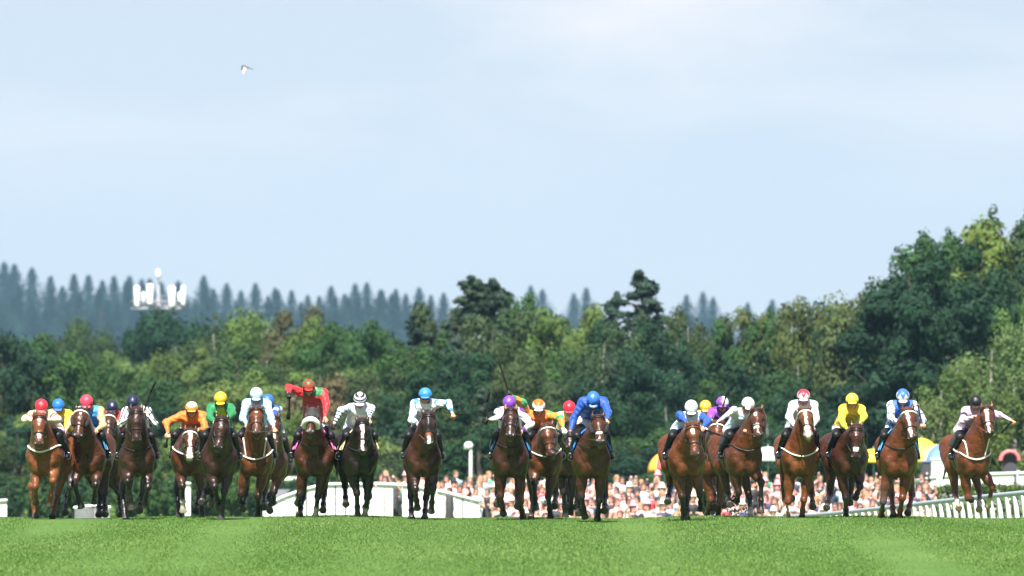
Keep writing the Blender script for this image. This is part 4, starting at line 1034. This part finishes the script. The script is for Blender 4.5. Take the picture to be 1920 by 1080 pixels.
 ('E', dict(D=224, cx=400, poll=(400, 430), muz=(400, 580), yaw=0, coat='darkbay', FL=((380, 830), (385, 930)), FR=((430, 830), (430, 960)), HL=((390, 850), (390, 960)), HR=((420, 850), (420, 940)),
   label='dark bay racehorse hidden at the back under the amber cap'),
  dict(cap=(391, 325), LE=(345, 400), LH=(370, 430), RE=(440, 400), RH=(420, 430), torso=('plain', (.6, .4, .05), YEL), sleeve=('plain', (.6, .4, .05), YEL), capc=('plain', (.80, .46, .05), YEL),
   label='jockey with an amber cap hidden at the back beside the purple jockey')),
 # 16 purple
 ('E', dict(D=209, cx=442, poll=(460, 428), muz=(442, 605), turn=-8, yaw=-2, coat='redchestnut', brow='w', legs=1, FL=((422, 880), (404, 978)), FR=((478, 890), (468, 992)), HL=((440, 860), (440, 930)), HR=((500, 870), (498, 920)),
   noseband='b', label='red chestnut racehorse with a white browband running behind under the purple jockey'),
  dict(cap=(492, 303), LE=(418, 390), LH=(425, 440), RE=(552, 410), RH=(530, 440), torso=('plain', PURP, PURP), sleeve=('plain', (.22, .04, .36), PURP), capc=('half', (.24, .06, .40), (.75, .68, .78)), pitch=16,
   label='jockey in purple silks with a half purple half white cap')),
 # 17 pale blue and white, head turned
 ('E', dict(D=204.5, cx=630, poll=(692, 352), muz=(700, 522), turn=20, ears=1.0, yaw=-13, coat='bay', tone=1.05, marks=(('star', .15, .045, .02), ('blaze', .34, .42, .05)), breast=(1.22, 'b', .013), brow='b',
   FL=((588, 835), (580, 895)), FR=((722, 775), (720, 960)), HL=((525, 850), (532, 915)), HR=((652, 870), (655, 995)), socks='HR', cloth=(.02, .022, .03), rein='br',
   label='bay racehorse with its head turned aside and one white sock'),
  dict(cap=(645, 310), LE=(560, 345), LH=(484, 400), RE=(690, 400), RH=(640, 450), torso=('plain', (.55, .70, .78), WHITE), sleeve=('plain', (.70, .78, .82), WHITE), capc=('plain', WHITE, WHITE), wgloves='L', pitch=24, yaw=10, sx=-.06,
   label='jockey in pale blue silks and white cap reaching one white gloved arm down', whip=('L', (525, 225), .01), whip_label='black whip held upright in the white gloved hand', free='L')),
 # 18 white with red
 ('F', dict(D=205, cx=197, poll=(215, 352), muz=(237, 518), turn=6, yaw=-4, fat=1.06, coat='chestnut', legs=0, marks=(('blaze', .07, .40, .030), ('blaze', .40, .62, .045)), pale_muz=1, brow='w', breast=(1.12, 'w', .014),
   FL=((122, 888), (146, 885), ''), FR=((215, 880), (208, 995)), HL=((103, 880), (108, 980)), HR=((262, 850), (262, 928)), socks='HL', cloth=(.012, .014, .03),
   label='bright chestnut racehorse with a white blaze under the red and white cap'),
  dict(cap=(213, 262), LE=(126, 385), LH=(160, 440), RE=(288, 400), RH=(266, 445), torso=('plain', WHITE, WHITE), sleeve=('plain', WHITE, WHITE), collar=(.72, .03, .07), capc=('diam', WHITE, (.75, .03, .06)), pitch=20, skin=(.42, .2, .15), gloves='L',
   label='jockey in white silks with a red collar and a red and white cap')),
 # 19 yellow
 ('F', dict(D=205, cx=498, poll=(523, 450), muz=(514, 658), yaw=-8, coat='brown', tone=1.1, brow='b', noseband='b', cross=1, marks=(('blaze', .38, .46, .045),),
   FL=((465, 870), (470, 992)), FR=((548, 800), (527, 875)), HL=((370, 850), (345, 932)), HR=((490, 850), (482, 905)), legs=1, cloth=(.02, .022, .03),
   label='brown racehorse with a low head under the jockey all in yellow'),
  dict(cap=(503, 285), LE=(440, 415), LH=(472, 462), RE=(573, 385), RH=(550, 425), torso=('plain', YEL, YEL), sleeve=('plain', (.66, .52, .03), YEL), capc=('plain', (.80, .68, .06), YEL), pitch=14, sw=.16,
   capband=(.80, .72, .25), label='jockey all in yellow with dark goggles')),
 # 20 blue and white stars
 ('F', dict(D=202, cx=782, poll=(826, 352), muz=(857, 532), turn=16, roll=8, yaw=-1, fat=1.04, coat='redchestnut', tone=1.1, legs=0, marks=(('blaze', .08, .34, .024, .06), ('blaze', .38, .55, .026)), brow='w', breast=(1.26, 'b', .010),
   FL=((688, 890), (682, 988), 'b'), FR=((802, 870), (790, 998)), HL=((738, 850), (742, 980)), HR=((860, 850), (828, 965)), cloth=(.02, .022, .03), pad=(.05, .35, .75),
   label='red chestnut racehorse with a crooked blaze and bright blue saddle pad'),
  dict(cap=(805, 262), LE=(732, 400), LH=(778, 420), RE=(925, 405), RH=(920, 428), torso=('plain', (.03, .12, .50), BLUE), sleeve=('stars', WHITE, (.03, .12, .50)), capc=('diam', WHITE, (.04, .16, .58)), pitch=32, sw=.2,
   label='jockey in white sleeves with blue stars and a blue and white cap', whip=('R', (884, 246), .02), whip_label='black whip held upright by the jockey with blue stars')),
 # 21 lilac and black
 ('G', dict(D=211, cx=662, poll=(726, 340), muz=(742, 500), turn=12, ears=1.05, yaw=-11, coat='redchestnut', tone=1.05, legs=0, marks=(('blaze', .07, .42, .034), ('snip', .02)), breast=(1.08, 'w', .016), neckstrap=1, brow='b', bridle='b', rein='br',
   FL=((622, 868), (645, 890)), FR=((766, 805), (744, 925)), HL=((545, 840), (557, 935)), HR=((690, 835), (680, 945)), socks='FRHLHR', cloth=(.012, .014, .03),
   label='chestnut racehorse with a white breastplate galloping at far right'),
  dict(cap=(668, 298), LE=(588, 408), LH=(655, 385), RE=(808, 375), RH=(872, 405), torso=('plain', LILAC, BLK), sleeve=('band', LILAC, BLK), capc=('plain', BLK, BLK), pitch=26,
   breech=(.66, .62, .7), label='jockey in lilac and black with a black cap at far right', whip=('R', (820, 482), -.02), whip_label='brown whip in the outstretched hand at far right', free='R')),
]
def build_field(only=None):
    for i, (z, h, j) in enumerate(FIELD):
        if only and i not in only: continue
        S = conv(z, h); J = conv(z, j)
        make_horse(S); make_jockey(S, J)
build_field()
# ================================================================== beyond the course: spectators, fences, umbrellas, mast, bird
M_WPAINT = mat('white_paint', (.78, .79, .79), rough=.45, var=.06, vscale=3)
M_PVC = mat('white_plastic', (.80, .81, .82), rough=.35, var=.05, vscale=2)
M_GREYP = mat('grey_plastic', (.30, .36, .41), rough=.45, var=.08, vscale=2)
M_CROWD = mat('spectator', attr='Col', rough=.7, objcol=True)
M_DARK = mat('dark_interior', (.045, .045, .06), rough=.8)
def spectator_mesh(seed, hair, hat=None, arms='down', dress=False):
    r = random.Random(seed); pr = []; a = pr.append; sk = r.choice(((.60, .32, .22), (.52, .27, .18), (.66, .38, .27), (.14, .07, .045)) if seed % 7 == 0 else ((.60, .29, .24), (.64, .34, .29))); CL = (1, 1, 1)
    a(ell((0, 0, 1.63), (.075, .09, .11), col=sk, tg='s')); a(ell((0, -.03, 1.56), (.055, .06, .06), col=sk, tg='s')); a(cone((0, -.09, 1.61), (0, -.11, 1.58), .012, .016, k=.02, col=sk, tg='s'))
    a(ell((0, .025, 1.685), (.094, .105, .092), k=.01, col=hair, tg='s')); a(cone((0, .03, 1.66), (0, .06, 1.58), .098, .085, k=.02, col=hair, tg='s'))
    if hair[0] > .1 or seed % 3 == 0:
        a(cone((0, .06, 1.62), (0, .07, 1.42), .085, .07, k=.03, col=hair, tg='s'))
    for s in (-1, 1): a(ell((s * .028, -.085, 1.63), (.012, .008, .008), k=.002, col=(.03, .02, .02), tg='s'))
    a(cone((0, .01, 1.55), (0, .01, 1.42), .055, .065, k=.04, col=sk, tg='s'))
    a(cone((0, 0, 1.32), (0, 0, 1.02), .15, .13, k=.06, col=CL, tg='c'))
    for s in (-1, 1):
        a(cone((s * .06, 0, 1.36), (s * .17, 0, 1.36), .09, .075, k=.05, col=CL, tg='c'))
        sh = np.array((s * .20, 0, 1.36)); bare = dress
        if arms == 'up' and s > 0: el, hn = np.array((.34, -.1, 1.5)), np.array((.28, -.22, 1.75))
        elif arms == 'front': el, hn = np.array((s * .25, -.03, 1.08)), np.array((s * .08, -.25, 1.2))
        else: el, hn = np.array((s * .25, .02, 1.07)), np.array((s * .24, -.08, .82))
        a(cone(sh, el, .055, .042, k=.03, col=sk if bare else CL, tg='s' if bare else 'c')); a(cone(el, hn, .042, .03, k=.02, col=sk if bare else CL, tg='s' if bare else 'c')); a(ell(hn, (.035, .035, .05), k=.02, col=sk, tg='s'))
        if dress: pass
        a(cone((s * .09, 0, .95), (s * .09, 0, .08), .085, .05, k=.03, col=CL if not dress else sk, tg='c' if not dress else 's')); a(cone((s * .09, .02, .05), (s * .1, -.12, .03), .04, .03, k=.02, col=(.03, .03, .03), tg='s'))
    a(cone((0, 0, 1.05), (0, 0, .45 if dress else .88), .14, .24 if dress else .15, k=.05, col=CL, tg='c'))
    if hat:
        a(cone((0, .02, 1.72), (0, .02, 1.80), .10, .085, k=.01, col=hat, tg='s')); a(ell((0, .01, 1.715), (.20, .20, .016), k=.01, col=hat, tg='s'))
    V, Q, C, bi, bt, ps = skin(pr, .028, soft=.006)
    ax_ = np.abs(V[:, 0]); fr = V[:, 1] < -.045
    if seed % 2: C[fr & (V[:, 2] > 1.60) & (V[:, 2] < 1.655) & (ax_ < .075)] = (.02, .02, .025)          # dark glasses
    else: C[fr & (V[:, 2] > 1.615) & (V[:, 2] < 1.65) & (ax_ > .012) & (ax_ < .055)] = tuple(np.array(sk) * .25)
    C[fr & (V[:, 2] > 1.525) & (V[:, 2] < 1.55) & (ax_ < .03)] = (.35, .08, .08)
    tg_ = np.array([1.0 if p['tg'] == 'c' else 0.0 for p in ps])
    return mesh_np('spectator', V, Q, M_CROWD, C, msk=tg_[bi])
HAIRS = (('dark haired', (.02, .014, .01)), ('brown haired', (.08, .04, .02)), ('fair haired', (.28, .17, .08)))
SPEC = []
for k, (hn_, hc_) in enumerate(HAIRS):
    SPEC += [(hn_ + ' spectator', spectator_mesh(k * 5 + 1, hc_, arms='down')), (hn_ + ' spectator with bare arms', spectator_mesh(k * 5 + 2, hc_, arms='front', dress=True)), (hn_ + ' spectator with a raised arm', spectator_mesh(k * 5 + 3, hc_, arms='up', dress=k > 0))]
SPEC += [('spectator in a pale hat', spectator_mesh(21, (.3, .2, .1), hat=(.75, .68, .60), arms='front', dress=True)), ('spectator in a black top hat', spectator_mesh(14, (.03, .02, .02), hat=(.015, .015, .018))), ('spectator in a pink hat', spectator_mesh(22, (.1, .05, .03), hat=(.70, .30, .38), dress=True))]
CLOTHS_C = (('white', (.66, .63, .62), 4.5), ('pale pink', (.60, .33, .34), 8), ('black', (.018, .018, .022), 4), ('navy', (.03, .04, .10), 3), ('pale blue', (.45, .58, .72), 1.6), ('cream', (.72, .62, .54), 1.5), ('red', (.55, .05, .07), .8), ('coral', (.72, .34, .28), 2.5), ('green', (.08, .30, .18), .5), ('grey', (.30, .29, .31), 1.2))
rC = random.Random(17)
REG = ((760, 'left of the gap'), (900, 'near lamp post'), (1010, 'behind purple cap'), (1170, 'near royal blue jockey'), (1290, 'under red umbrella'), (1430, 'behind purple silks'), (1570, 'near red-white cap'), (1760, 'behind curving rail'))
cnt = 0
for ri in range(10):
    D = 309 + ri * 9.3
    x0, x1 = ((938, 1748) if ri < 6 else (705, 1745))
    px = x0 + rC.uniform(0, 20); f_ = FPX / D
    while px < x1 and cnt < 296:
        if px > 1290 and D < float(np.interp(px, (1300, 1450, 1560, 1650, 1740), (335, 312, 292, 277, 262))) + 10:
            px += 15; continue
        Dp = D + rC.uniform(-3, 3); nm, me = rC.choice(SPEC); cn, cc, _ = rC.choices(CLOTHS_C, [q[2] for q in CLOTHS_C])[0]
        h = rC.uniform(.88, 1.05); x = at(px, 900, Dp).x
        o = link('spectator', me, loc=(x, Dp, gz(Dp) + hills(x, Dp) - .02)); o.rotation_euler = (0, 0, rC.uniform(-.9, .9)); o.scale = (h * rC.uniform(.95, 1.1), h, h)
        v = rC.uniform(.85, 1.1); o.color = (min(1, cc[0] * v), min(1, cc[1] * v), min(1, cc[2] * v), 1)
        rg_ = next((q[1] for q in REG if px < q[0]), REG[-1][1])
        tag(o, f'{nm}, {cn} clothes, in crowd {rg_}', 'person', 'spectators in the crowd beyond the course'); cnt += 1
        px += rC.uniform(.50, .90) * f_ * .62
    
# ---- running rail with bent white posts at the right
def rail_pt(px):
    xs = (1300, 1450, 1560, 1650, 1740, 1830, 1920, 2010); Ds = (335, 312, 292, 277, 262, 248, 236, 226); rows = (976, 971, 963, 953.5, 943, 933, 924, 916)
    D = float(np.interp(px, xs, Ds)); return at(px, float(np.interp(px, xs, rows)), D)
rr = empty('running_rail', tuple(rail_pt(1740) - Vector((0, 0, 1.15)))); tag(rr, 'white running rail on bent posts curving along the right', 'rail')
o_ = Vector(rr.location)
x = MB(); tp = [rail_pt(p_) - o_ for p_ in range(1300, 2011, 15)]; x.tube(tp, .055, 8); x.build('rail', M_GREYP, rr)
x = MB(); x.tube([p_ + Vector((.10, .05, -.66)) for p_ in tp], .05, 6); x.build('lower_rail', M_PVC, rr)
L_, acc = 0, 0; last = None
for p_ in np.arange(1310, 2008, .5):
    q = rail_pt(p_)
    if last is not None: acc += (q - last).length
    last = q
    if acc > 1.95:
        acc = 0; g_ = gz(q.y); z0 = g_ - .3 - q.z
        x = MB(); b_ = .15
        x.tube([q - o_ + Vector((b_, .06, min(z0, -.9))), q - o_ + Vector((b_, .06, -.5)), q - o_ + Vector((b_ - .03, .05, -.25)), q - o_ + Vector((b_ - .07, .03, -.09)), q - o_ + Vector((.0, 0, -.03))], [.065, .06, .055, .05, .05], 7)
        x.build('post', M_PVC, rr)
# ---- white boarded fence at the left
def fence(name, label, pts, group=None, pitch=.30, gaps=()):
    """pts: (px, top row, distance) along the top; boards down to the ground, each a part"""
    P = [at(*q) for q in pts]; e = empty(name, (P[0].x, P[0].y, gz(P[0].y))); tag(e, label, 'fence', group); o = Vector(e.location)
    tr = MB(); tr.tube([p - o + Vector((0, -.04, -.03)) for p in P], .045, 6); tr.build('top_rail', M_PVC, e)
    for a_, b_ in zip(P[:-1], P[1:]):
        n = max(1, round((b_ - a_).length / pitch))
        for i in range(n):
            u, v = a_.lerp(b_, (i + .07) / n), a_.lerp(b_, (i + .93) / n)
            if any(g0 < (u.x + v.x) / 2 * FPX / u.y + 960 < g1 for g0, g1 in gaps): continue
            gu = min(gz(u.y), u.z - .3) - .1; x = MB(); dn = Vector((0, .03, 0))
            c = [u, v, Vector((v.x, v.y, gu)), Vector((u.x, u.y, gu))]
            c = [q - o for q in c]; x.add(c + [q + dn for q in c], [(0, 1, 2, 3), (7, 6, 5, 4), (0, 4, 5, 1), (1, 5, 6, 2), (2, 6, 7, 3), (3, 7, 4, 0)])
            x.build('board', M_WPAINT, e, smooth=False)
    return e
fence('boarded_fence', 'long white boarded fence behind the horses left of centre', [(492, 948, 356.1), (535, 928, 356.2), (575, 914, 356.3), (610, 906, 356.3), (705, 905, 356.3), (770, 908, 356.3), (835, 921, 356.2), (900, 938, 356.1)], gaps=((733, 747), (838, 848)))
fence('boarded_fence', 'short white fence piece at the far left edge', [(-20, 938, 350), (14, 936, 350)], pitch=.3)
fence('boarded_fence', 'white fence piece low between the two leftmost bay horses', [(140, 950, 332), (175, 946, 336), (206, 949, 332)], pitch=.3)
fence('boarded_fence', 'white fence piece between the legs of the blazed bay horse', [(346, 904, 392), (358, 905, 392)], pitch=.3)
for px, row, D, lb in ((740, 908, 357, 'dark post in the gap of the white fence left of the flung out arm'), (843, 924, 357, 'dark post in the gap of the white fence beside the dark bay horse')):
    p = at(px, row, D); e = MB(); g_ = gz(D); e.tube([(0, 0, 0), (0, 0, (p.z - g_) * .9), (.02, 0, p.z - g_)], [.13, .12, .05], 9); o = e.build('post', mat('dark_wood', (.05, .055, .055), rough=.8, var=.3), loc=(p.x, D, g_)); tag(o, lb, 'post')
# buggy roof behind the fence
p = at(524, 894, 446); g_ = gz(446); bg_ = empty('buggy', (p.x, 446, g_)); tag(bg_, 'grey buggy with a white roof behind the white fence', 'vehicle'); zt = p.z - g_
x = MB(); x.box((0, 0, zt - .06), (1.5, 2.2, .12)); x.box((0, 0, zt - .13), (1.36, 2.0, .04)); x.build('roof', M_WPAINT, bg_, smooth=False)
x = MB(); x.box((0, .1, zt * .5 - .05), (1.38, 2.0, zt * .62)); x.box((0, -.98, zt * .42), (1.2, .3, zt * .36)); x.build('cab', mat('grey_panel', (.22, .21, .25), rough=.5, var=.1), bg_, smooth=False)
for sx_ in (-1, 1):
    for sy in (-1, 1):
        x = MB(); x.tube([(sx_ * .68, sy * .9, zt * .25), (sx_ * .68, sy * .85, zt - .1)], .03, 6); x.build('roof_post', M_STEEL, bg_)
        x = MB(); x.tube([(sx_ * .6, sy * .75, .22), (sx_ * .74, sy * .75, .22)], .22, 14); x.build('wheel', M_DARK, bg_)
# lamp post
p = at(881, 829, 436); g_ = gz(436); lp = empty('lamp_post', (p.x, 436, g_)); tag(lp, 'pale post topped by a white rounded lamp above the crowd', 'lamp post'); zt = p.z - g_
x = MB(); x.tube([(.03, 0, 0), (.03, 0, zt * .5), (.03, 0, zt - .2)], [.085, .07, .06], 10); x.build('pole', mat('pale_grey_paint', (.50, .53, .52), rough=.5, var=.1), lp)
x = MB(); x.lathe([(.0, .02), (.10, .0), (.165, -.07), (.175, -.17), (.125, -.26), (.05, -.29), (.0, -.29)], (-.05, 0, zt), 14); x.tube([(-.02, 0, zt - .12), (-.22, -.02, zt - .26)], [.12, .03], 8); x.build('lamp_head', M_WPAINT, lp)
# umbrellas
def umbrella(px, row, D, wpx, cols, label, hpx=34, tilt=0, pole=True, grp='umbrellas above the crowd'):
    p = at(px, row, D); g_ = gz(D); r = wpx / 2 / (FPX / D); hh = hpx / (FPX / D)
    e = empty('umbrella', (p.x, D, g_)); tag(e, label, 'umbrella', grp); zt = p.z - g_; n = 8; m_ = 9; V, Q, C = [], [], []
    rot = Matrix.Rotation(tilt, 3, 'Y')
    for i in range(n):
        for s_ in range(4):
            for j in range(m_):
                t = j / (m_ - 1); a_ = 2 * math.pi * (i + s_ / 3) / n + .2; sag = 1 - .06 * math.sin(s_ / 3 * math.pi) * t
                v = rot @ Vector((r * math.sin(t * 1.45) / math.sin(1.45) * math.cos(a_) * sag, r * math.sin(t * 1.45) / math.sin(1.45) * math.sin(a_) * sag, -hh * (1 - math.cos(t * 1.45)) / (1 - math.cos(1.45))))
                V.append((v.x, v.y, zt + v.z)); C.append(cols[i % len(cols)])
        b = i * 4 * m_
        for s_ in range(3):
            for j in range(m_ - 1): Q.append((b + s_ * m_ + j, b + s_ * m_ + j + 1, b + (s_ + 1) * m_ + j + 1, b + (s_ + 1) * m_ + j))
    can = link('canopy', mesh_np('canopy', V, Q, M_UMB, C), e)
    sm = can.modifiers.new('thickness', 'SOLIDIFY'); sm.thickness = .012
    x = MB(); x.tube([(0, 0, 0), (0, 0, zt - .03), (0, 0, zt + .10)], [.03, .025, .012], 7); x.build('pole', M_GREYP, e)
    for i in range(n):
        a_ = 2 * math.pi * i / n + .2; q = [rot @ Vector((r * t * math.cos(a_), r * t * math.sin(a_), -hh * t * t - .03)) + Vector((0, 0, zt)) for t in (0, .5, .95)]
        x = MB(); x.tube(q, .01, 4); x.build('rib', M_STEEL, can)
M_UMB = mat('umbrella_cloth', attr='Col', rough=.6, var=.05)
umbrella(1246, 846, 432, 84, ((.75, .10, .10), (.80, .42, .05), (.72, .12, .14)), 'red and yellow umbrella left of the royal blue sleeved jockey', 32, tilt=-.25)
umbrella(1572, 812, 440, 76, ((.72, .14, .30),), 'plain pink umbrella left of the yellow jockey', 34)
umbrella(1440, 838, 434, 70, ((.70, .76, .80),), 'white umbrella right of the white gloved jockey', 26)
umbrella(1560, 838, 436, 56, ((.14, .22, .55),), 'blue umbrella under the pink umbrella', 22)
umbrella(1638, 842, 438, 66, ((.80, .66, .03),), 'plain yellow umbrella left of the starred jockey', 25)
umbrella(1764, 833, 434, 112, ((.80, .70, .20), (.78, .66, .14), (.10, .20, .58)), 'yellow and blue umbrella right of the starred jockey', 34)
umbrella(1728, 822, 445, 60, ((.72, .60, .04),), 'smaller yellow umbrella behind the yellow and blue one', 26)
# kiosk with a pink dome
p = at(1893, 842, 425); g_ = gz(425); kk = empty('kiosk', (p.x, 425, g_)); tag(kk, 'small kiosk with a pink domed hood and dark front at far right', 'kiosk'); zt = p.z - g_
x = MB(); pr_ = []
V, Q = [], []; n = 14
for t in np.linspace(0, math.pi, n):
    for rr_, yy in ((.40, -.35), (.28, -.35), (.28, .35), (.40, .35)):
        V.append((rr_ * math.cos(t), yy, zt - .42 + rr_ * math.sin(t) * 1.0))
for i in range(n - 1):
    for j in range(4): Q.append((i * 4 + j, i * 4 + (j + 1) % 4, i * 4 + 4 + (j + 1) % 4, i * 4 + 4 + j))
x.add(V, Q); x.build('hood', mat('pink_plastic', (.70, .16, .18), rough=.5, var=.06), kk)
x = MB(); x.box((0, .1, zt * .5 - .1), (.5, .4, zt - .2)); x.build('booth', M_DARK, kk, smooth=False)
x = MB(); x.box((.32, .05, zt * .4 - .1), (.14, .5, zt * .8 - .2)); x.build('side_panel', mat('lilac_panel', (.55, .52, .68), rough=.6), kk, smooth=False)
# white stall, dark booth, long white barrier, hedge
p = at(1764, 862, 428); g_ = gz(428); st = empty('white_stall', (p.x, 428, g_)); tag(st, 'plain white stall wall under the yellow and blue umbrella', 'stall'); zt = p.z - g_
x = MB(); x.box((0, 0, zt / 2), (.72, 1.2, zt)); x.build('wall', M_WPAINT, st, smooth=False); x = MB(); x.box((0, 0, zt + .03), (.80, 1.3, .06)); x.build('roof', M_WPAINT, st, smooth=False)
p = at(1738, 866, 430); st = empty('dark_booth', (p.x, 430, gz(430))); tag(st, 'narrow dark booth beside the white stall', 'booth'); zt = p.z - gz(430)
x = MB(); x.box((0, 0, zt / 2), (.36, .6, zt)); x.build('wall', M_DARK, st, smooth=False); x = MB(); x.box((0, 0, zt + .025), (.44, .7, .05)); x.build('roof', mat('blue_grey_roof', (.18, .24, .38)), st, smooth=False)
fence('white_barrier', 'long white barrier behind the hedge at the right edge', [(1712, 900, 421), (1760, 892, 420), (1850, 887, 420), (1960, 884, 420)], pitch=1.4)
rg = np.random.default_rng(77); hp_ = [at(px, 0, 400) for px in (1742, 1960)]
xs = np.linspace(1742, 1985, 58); cen, rad = [], []
for px in xs:
    D = 398; top = np.interp(px, (1742, 1760, 1850, 1920, 1985), (918, 910, 907, 906, 906)) + rg.uniform(-3, 3)
    p = at(px, top, D); g_ = gz(D)
    for z in np.arange(g_ + .15, p.z - .1, .2): cen.append((p.x + rg.uniform(-.1, .1), D + rg.uniform(-.3, .3), z)); rad.append(.19)
    cen.append((p.x, D - .1, p.z - .16)); rad.append(.16)
V, Q, C = leaves(rg, np.array(cen), np.array(rad), 26, .05, shade=rg.uniform(.75, 1.25, len(cen)))
hg = empty('hedge', tuple(at(1850, 920, 398).xy) + (gz(398),)); tag(hg, 'clipped green hedge in front of the white barrier at right', 'hedge')
V = V - np.array(hg.location); o = link('foliage', mesh_np('hedge', V, Q, M_LEAF, C, smooth=False), hg); o.color = (.09, .14, .03, 1)
x = MB()
for px in range(1750, 1985, 26):
    p = at(px, 920, 398) - hg.location; x.tube([(p.x, 0, -.05), (p.x + .05, .02, .9)], [.03, .012], 5)
x.build('stems', M_BARK, hg)
# ---- telephone mast on the skyline
D = 905; p0 = at(297, 566, D); g_ = gz(D); ma = empty('antenna_mast', (p0.x, D, g_)); tag(ma, 'grey mast with white antenna panels on the left skyline', 'mast'); zp = p0.z - g_; k_ = D / FPX
M_MAST = mat('galvanised_steel', (.20, .21, .24), rough=.5, var=.15, vscale=2)
x = MB(); x.tube([(0, 0, 0), (0, 0, zp * .6), (0, 0, zp + 1.4)], [.42, .3, .12], 10); x.build('column', M_MAST, ma)
for dz in (-.55, .0):
    x = MB(); x.tube([(2.15 * math.cos(t), 1.5 * math.sin(t), zp + dz) for t in np.linspace(0, 2 * math.pi, 25)], .085, 6, cap=False); x.build('ring', M_MAST, ma)
for t in np.linspace(0, 2 * math.pi, 13)[:-1]:
    x = MB(); a_ = (2.15 * math.cos(t), 1.5 * math.sin(t)); t2 = t + .52; b_ = (2.15 * math.cos(t2), 1.5 * math.sin(t2))
    x.tube([(a_[0], a_[1], zp - .55), (b_[0], b_[1], zp)], .05, 5); x.tube([(0, 0, zp - .3), (a_[0], a_[1], zp - .55)], .05, 5); x.build('brace', M_MAST, ma)
x = MB(); x.lathe([(.3, -.62), (2.1, -.62), (2.1, -.56), (.3, -.56)], (0, 0, zp), 24); x.build('platform', M_MAST, ma)
for px, w_, h_, yy, dz in ((257.5, .48, 1.62, -1.0, .45), (282, .52, 1.62, -1.5, .60), (323.5, .56, 1.62, -1.5, .42), (344, .36, 1.55, -1.0, .50), (300, .3, .9, 1.4, .2), (268, .3, 1.0, 1.2, .3), (336, .3, 1.0, 1.2, .3)):
    x = MB(); cx_ = (px - 297) * k_; n = 10
    prf = [(math.cos(t) * w_ / 2, math.sin(t) * .12) for t in np.linspace(0, 2 * math.pi, n + 1)[:-1]]
    vs = [(cx_ + q[0] * f_, yy + q[1] * f_, zp + dz + z) for z, f_ in ((-h_ / 2, .7), (-h_ / 2 + .08, 1), (h_ / 2 - .08, 1), (h_ / 2, .7)) for q in prf]
    x.add(vs, [(i * n + j, i * n + (j + 1) % n, (i + 1) * n + (j + 1) % n, (i + 1) * n + j) for i in range(3) for j in range(n)] + [tuple(range(n))[::-1], tuple(range(3 * n, 4 * n))]); x.build('antenna_panel', M_PVC, ma)
x = MB(); x.tube([(0, 0, zp + 1.2), (0, 0, zp + 1.9)], .07, 7); x.build('top_pole', M_MAST, ma)
x = MB(); x.lathe([(0, 0), (.16, .05), (.2, .3), (.2, .55), (.12, .72), (0, .75)], (-.02, 0, zp + 1.85), 12); x.build('antenna_head', M_PVC, ma)
# ---- bird
D = 150; bo = at(458, 125, D); s_ = D / FPX
def bpx(px, row, dy=0): v = at(px, row, D) - bo; return np.array([v.x, dy, v.z])
pr = [cone(bpx(453.5, 124.5, -.02), bpx(458, 124, 0), .006, .014, k=.01, col=(.05, .05, .06)), cone(bpx(457, 124), bpx(464, 126.5), .016, .012, k=.01, col=(.10, .09, .10)), cone(bpx(464, 126.5), bpx(475, 129.8), .007, .0035, k=.006, col=(.08, .08, .09)), cone(bpx(451, 124), bpx(453.5, 124.5), .002, .004, k=.003, col=(.05, .04, .03))]
body = bo; bird = empty('bird', tuple(bo)); tag(bird, 'small grey bird flying alone in the pale sky', 'bird')
V, Q, C, *_ = skin(pr, .0028, soft=.004); link('body', mesh_np('bird_body', V, Q, mat('plumage', attr='Col', rough=.7), C), bird)
def wing(pts, col):
    x = MB(); n = len(pts); f = [np.array(q) for q in pts]; x.add([tuple(q + np.array([0, .003, 0])) for q in f] + [tuple(q - np.array([0, .003, 0])) for q in f], [tuple(range(n)), tuple(range(2 * n - 1, n - 1, -1))] + [(i, (i + 1) % n, (i + 1) % n + n, i + n) for i in range(n)])
    x.build('wing', mat('wing_feathers', col, rough=.75, var=.3, vscale=60), bird, smooth=False)
wing([bpx(455.5, 124, -.01), bpx(459, 123, 0), bpx(464, 126.5, .01), bpx(462, 130, -.03), bpx(459.5, 135, -.06), bpx(457, 139.5, -.09), bpx(454.8, 139, -.09), bpx(455, 132, -.05)], (.30, .27, .27))
wing([bpx(453.5, 124.5, .01), bpx(456, 124.5, .01), bpx(454.5, 130, .07), bpx(451.5, 131.5, .09), bpx(452.4, 128, .05)], (.05, .055, .055))
# ---- clods of turf thrown up behind the purple jockey's horse
x = MB(); rr_ = random.Random(3)
for i in range(80):
    p = at(rr_.gauss(1383, 17), 970 - abs(rr_.gauss(0, 20)), 204 + rr_.uniform(-1, 2)); r = rr_.uniform(.012, .042)
    vs = [Vector((rr_.gauss(0, 1), rr_.gauss(0, 1), rr_.gauss(0, 1))).normalized() * r * rr_.uniform(.6, 1.3) for _ in range(6)]
    x.add([v + p for v in vs], [(0, 1, 2), (0, 2, 3), (0, 3, 4), (0, 4, 1), (5, 2, 1), (5, 3, 2), (5, 4, 3), (5, 1, 4)])
tag(x.build('turf_clods', mat('soil', (.07, .04, .03), rough=.95, var=.4, vscale=30), smooth=False), 'small clods of turf kicked up under the purple jockey', 'turf', kind='stuff')
# ---- summer haze over the course
def haze():
    x = MB(); x.box((0, 2700, 50), (3600, 5700, 130))
    m = bpy.data.materials.new('haze'); m.use_nodes = True; t = m.node_tree; n = t.nodes; n.remove(n['Principled BSDF'])
    v = n.new('ShaderNodeVolumePrincipled'); v.inputs['Color'].default_value = (.42, .72, 1.0, 1); v.inputs['Density'].default_value = HAZE; v.inputs['Anisotropy'].default_value = .0
    t.links.new(v.outputs[0], n['Material Output'].inputs['Volume'])
    o = x.build('haze', m, smooth=False); tag(o, 'pale summer haze over the course and wood', 'haze', kind='stuff')
HAZE = .000045
haze()
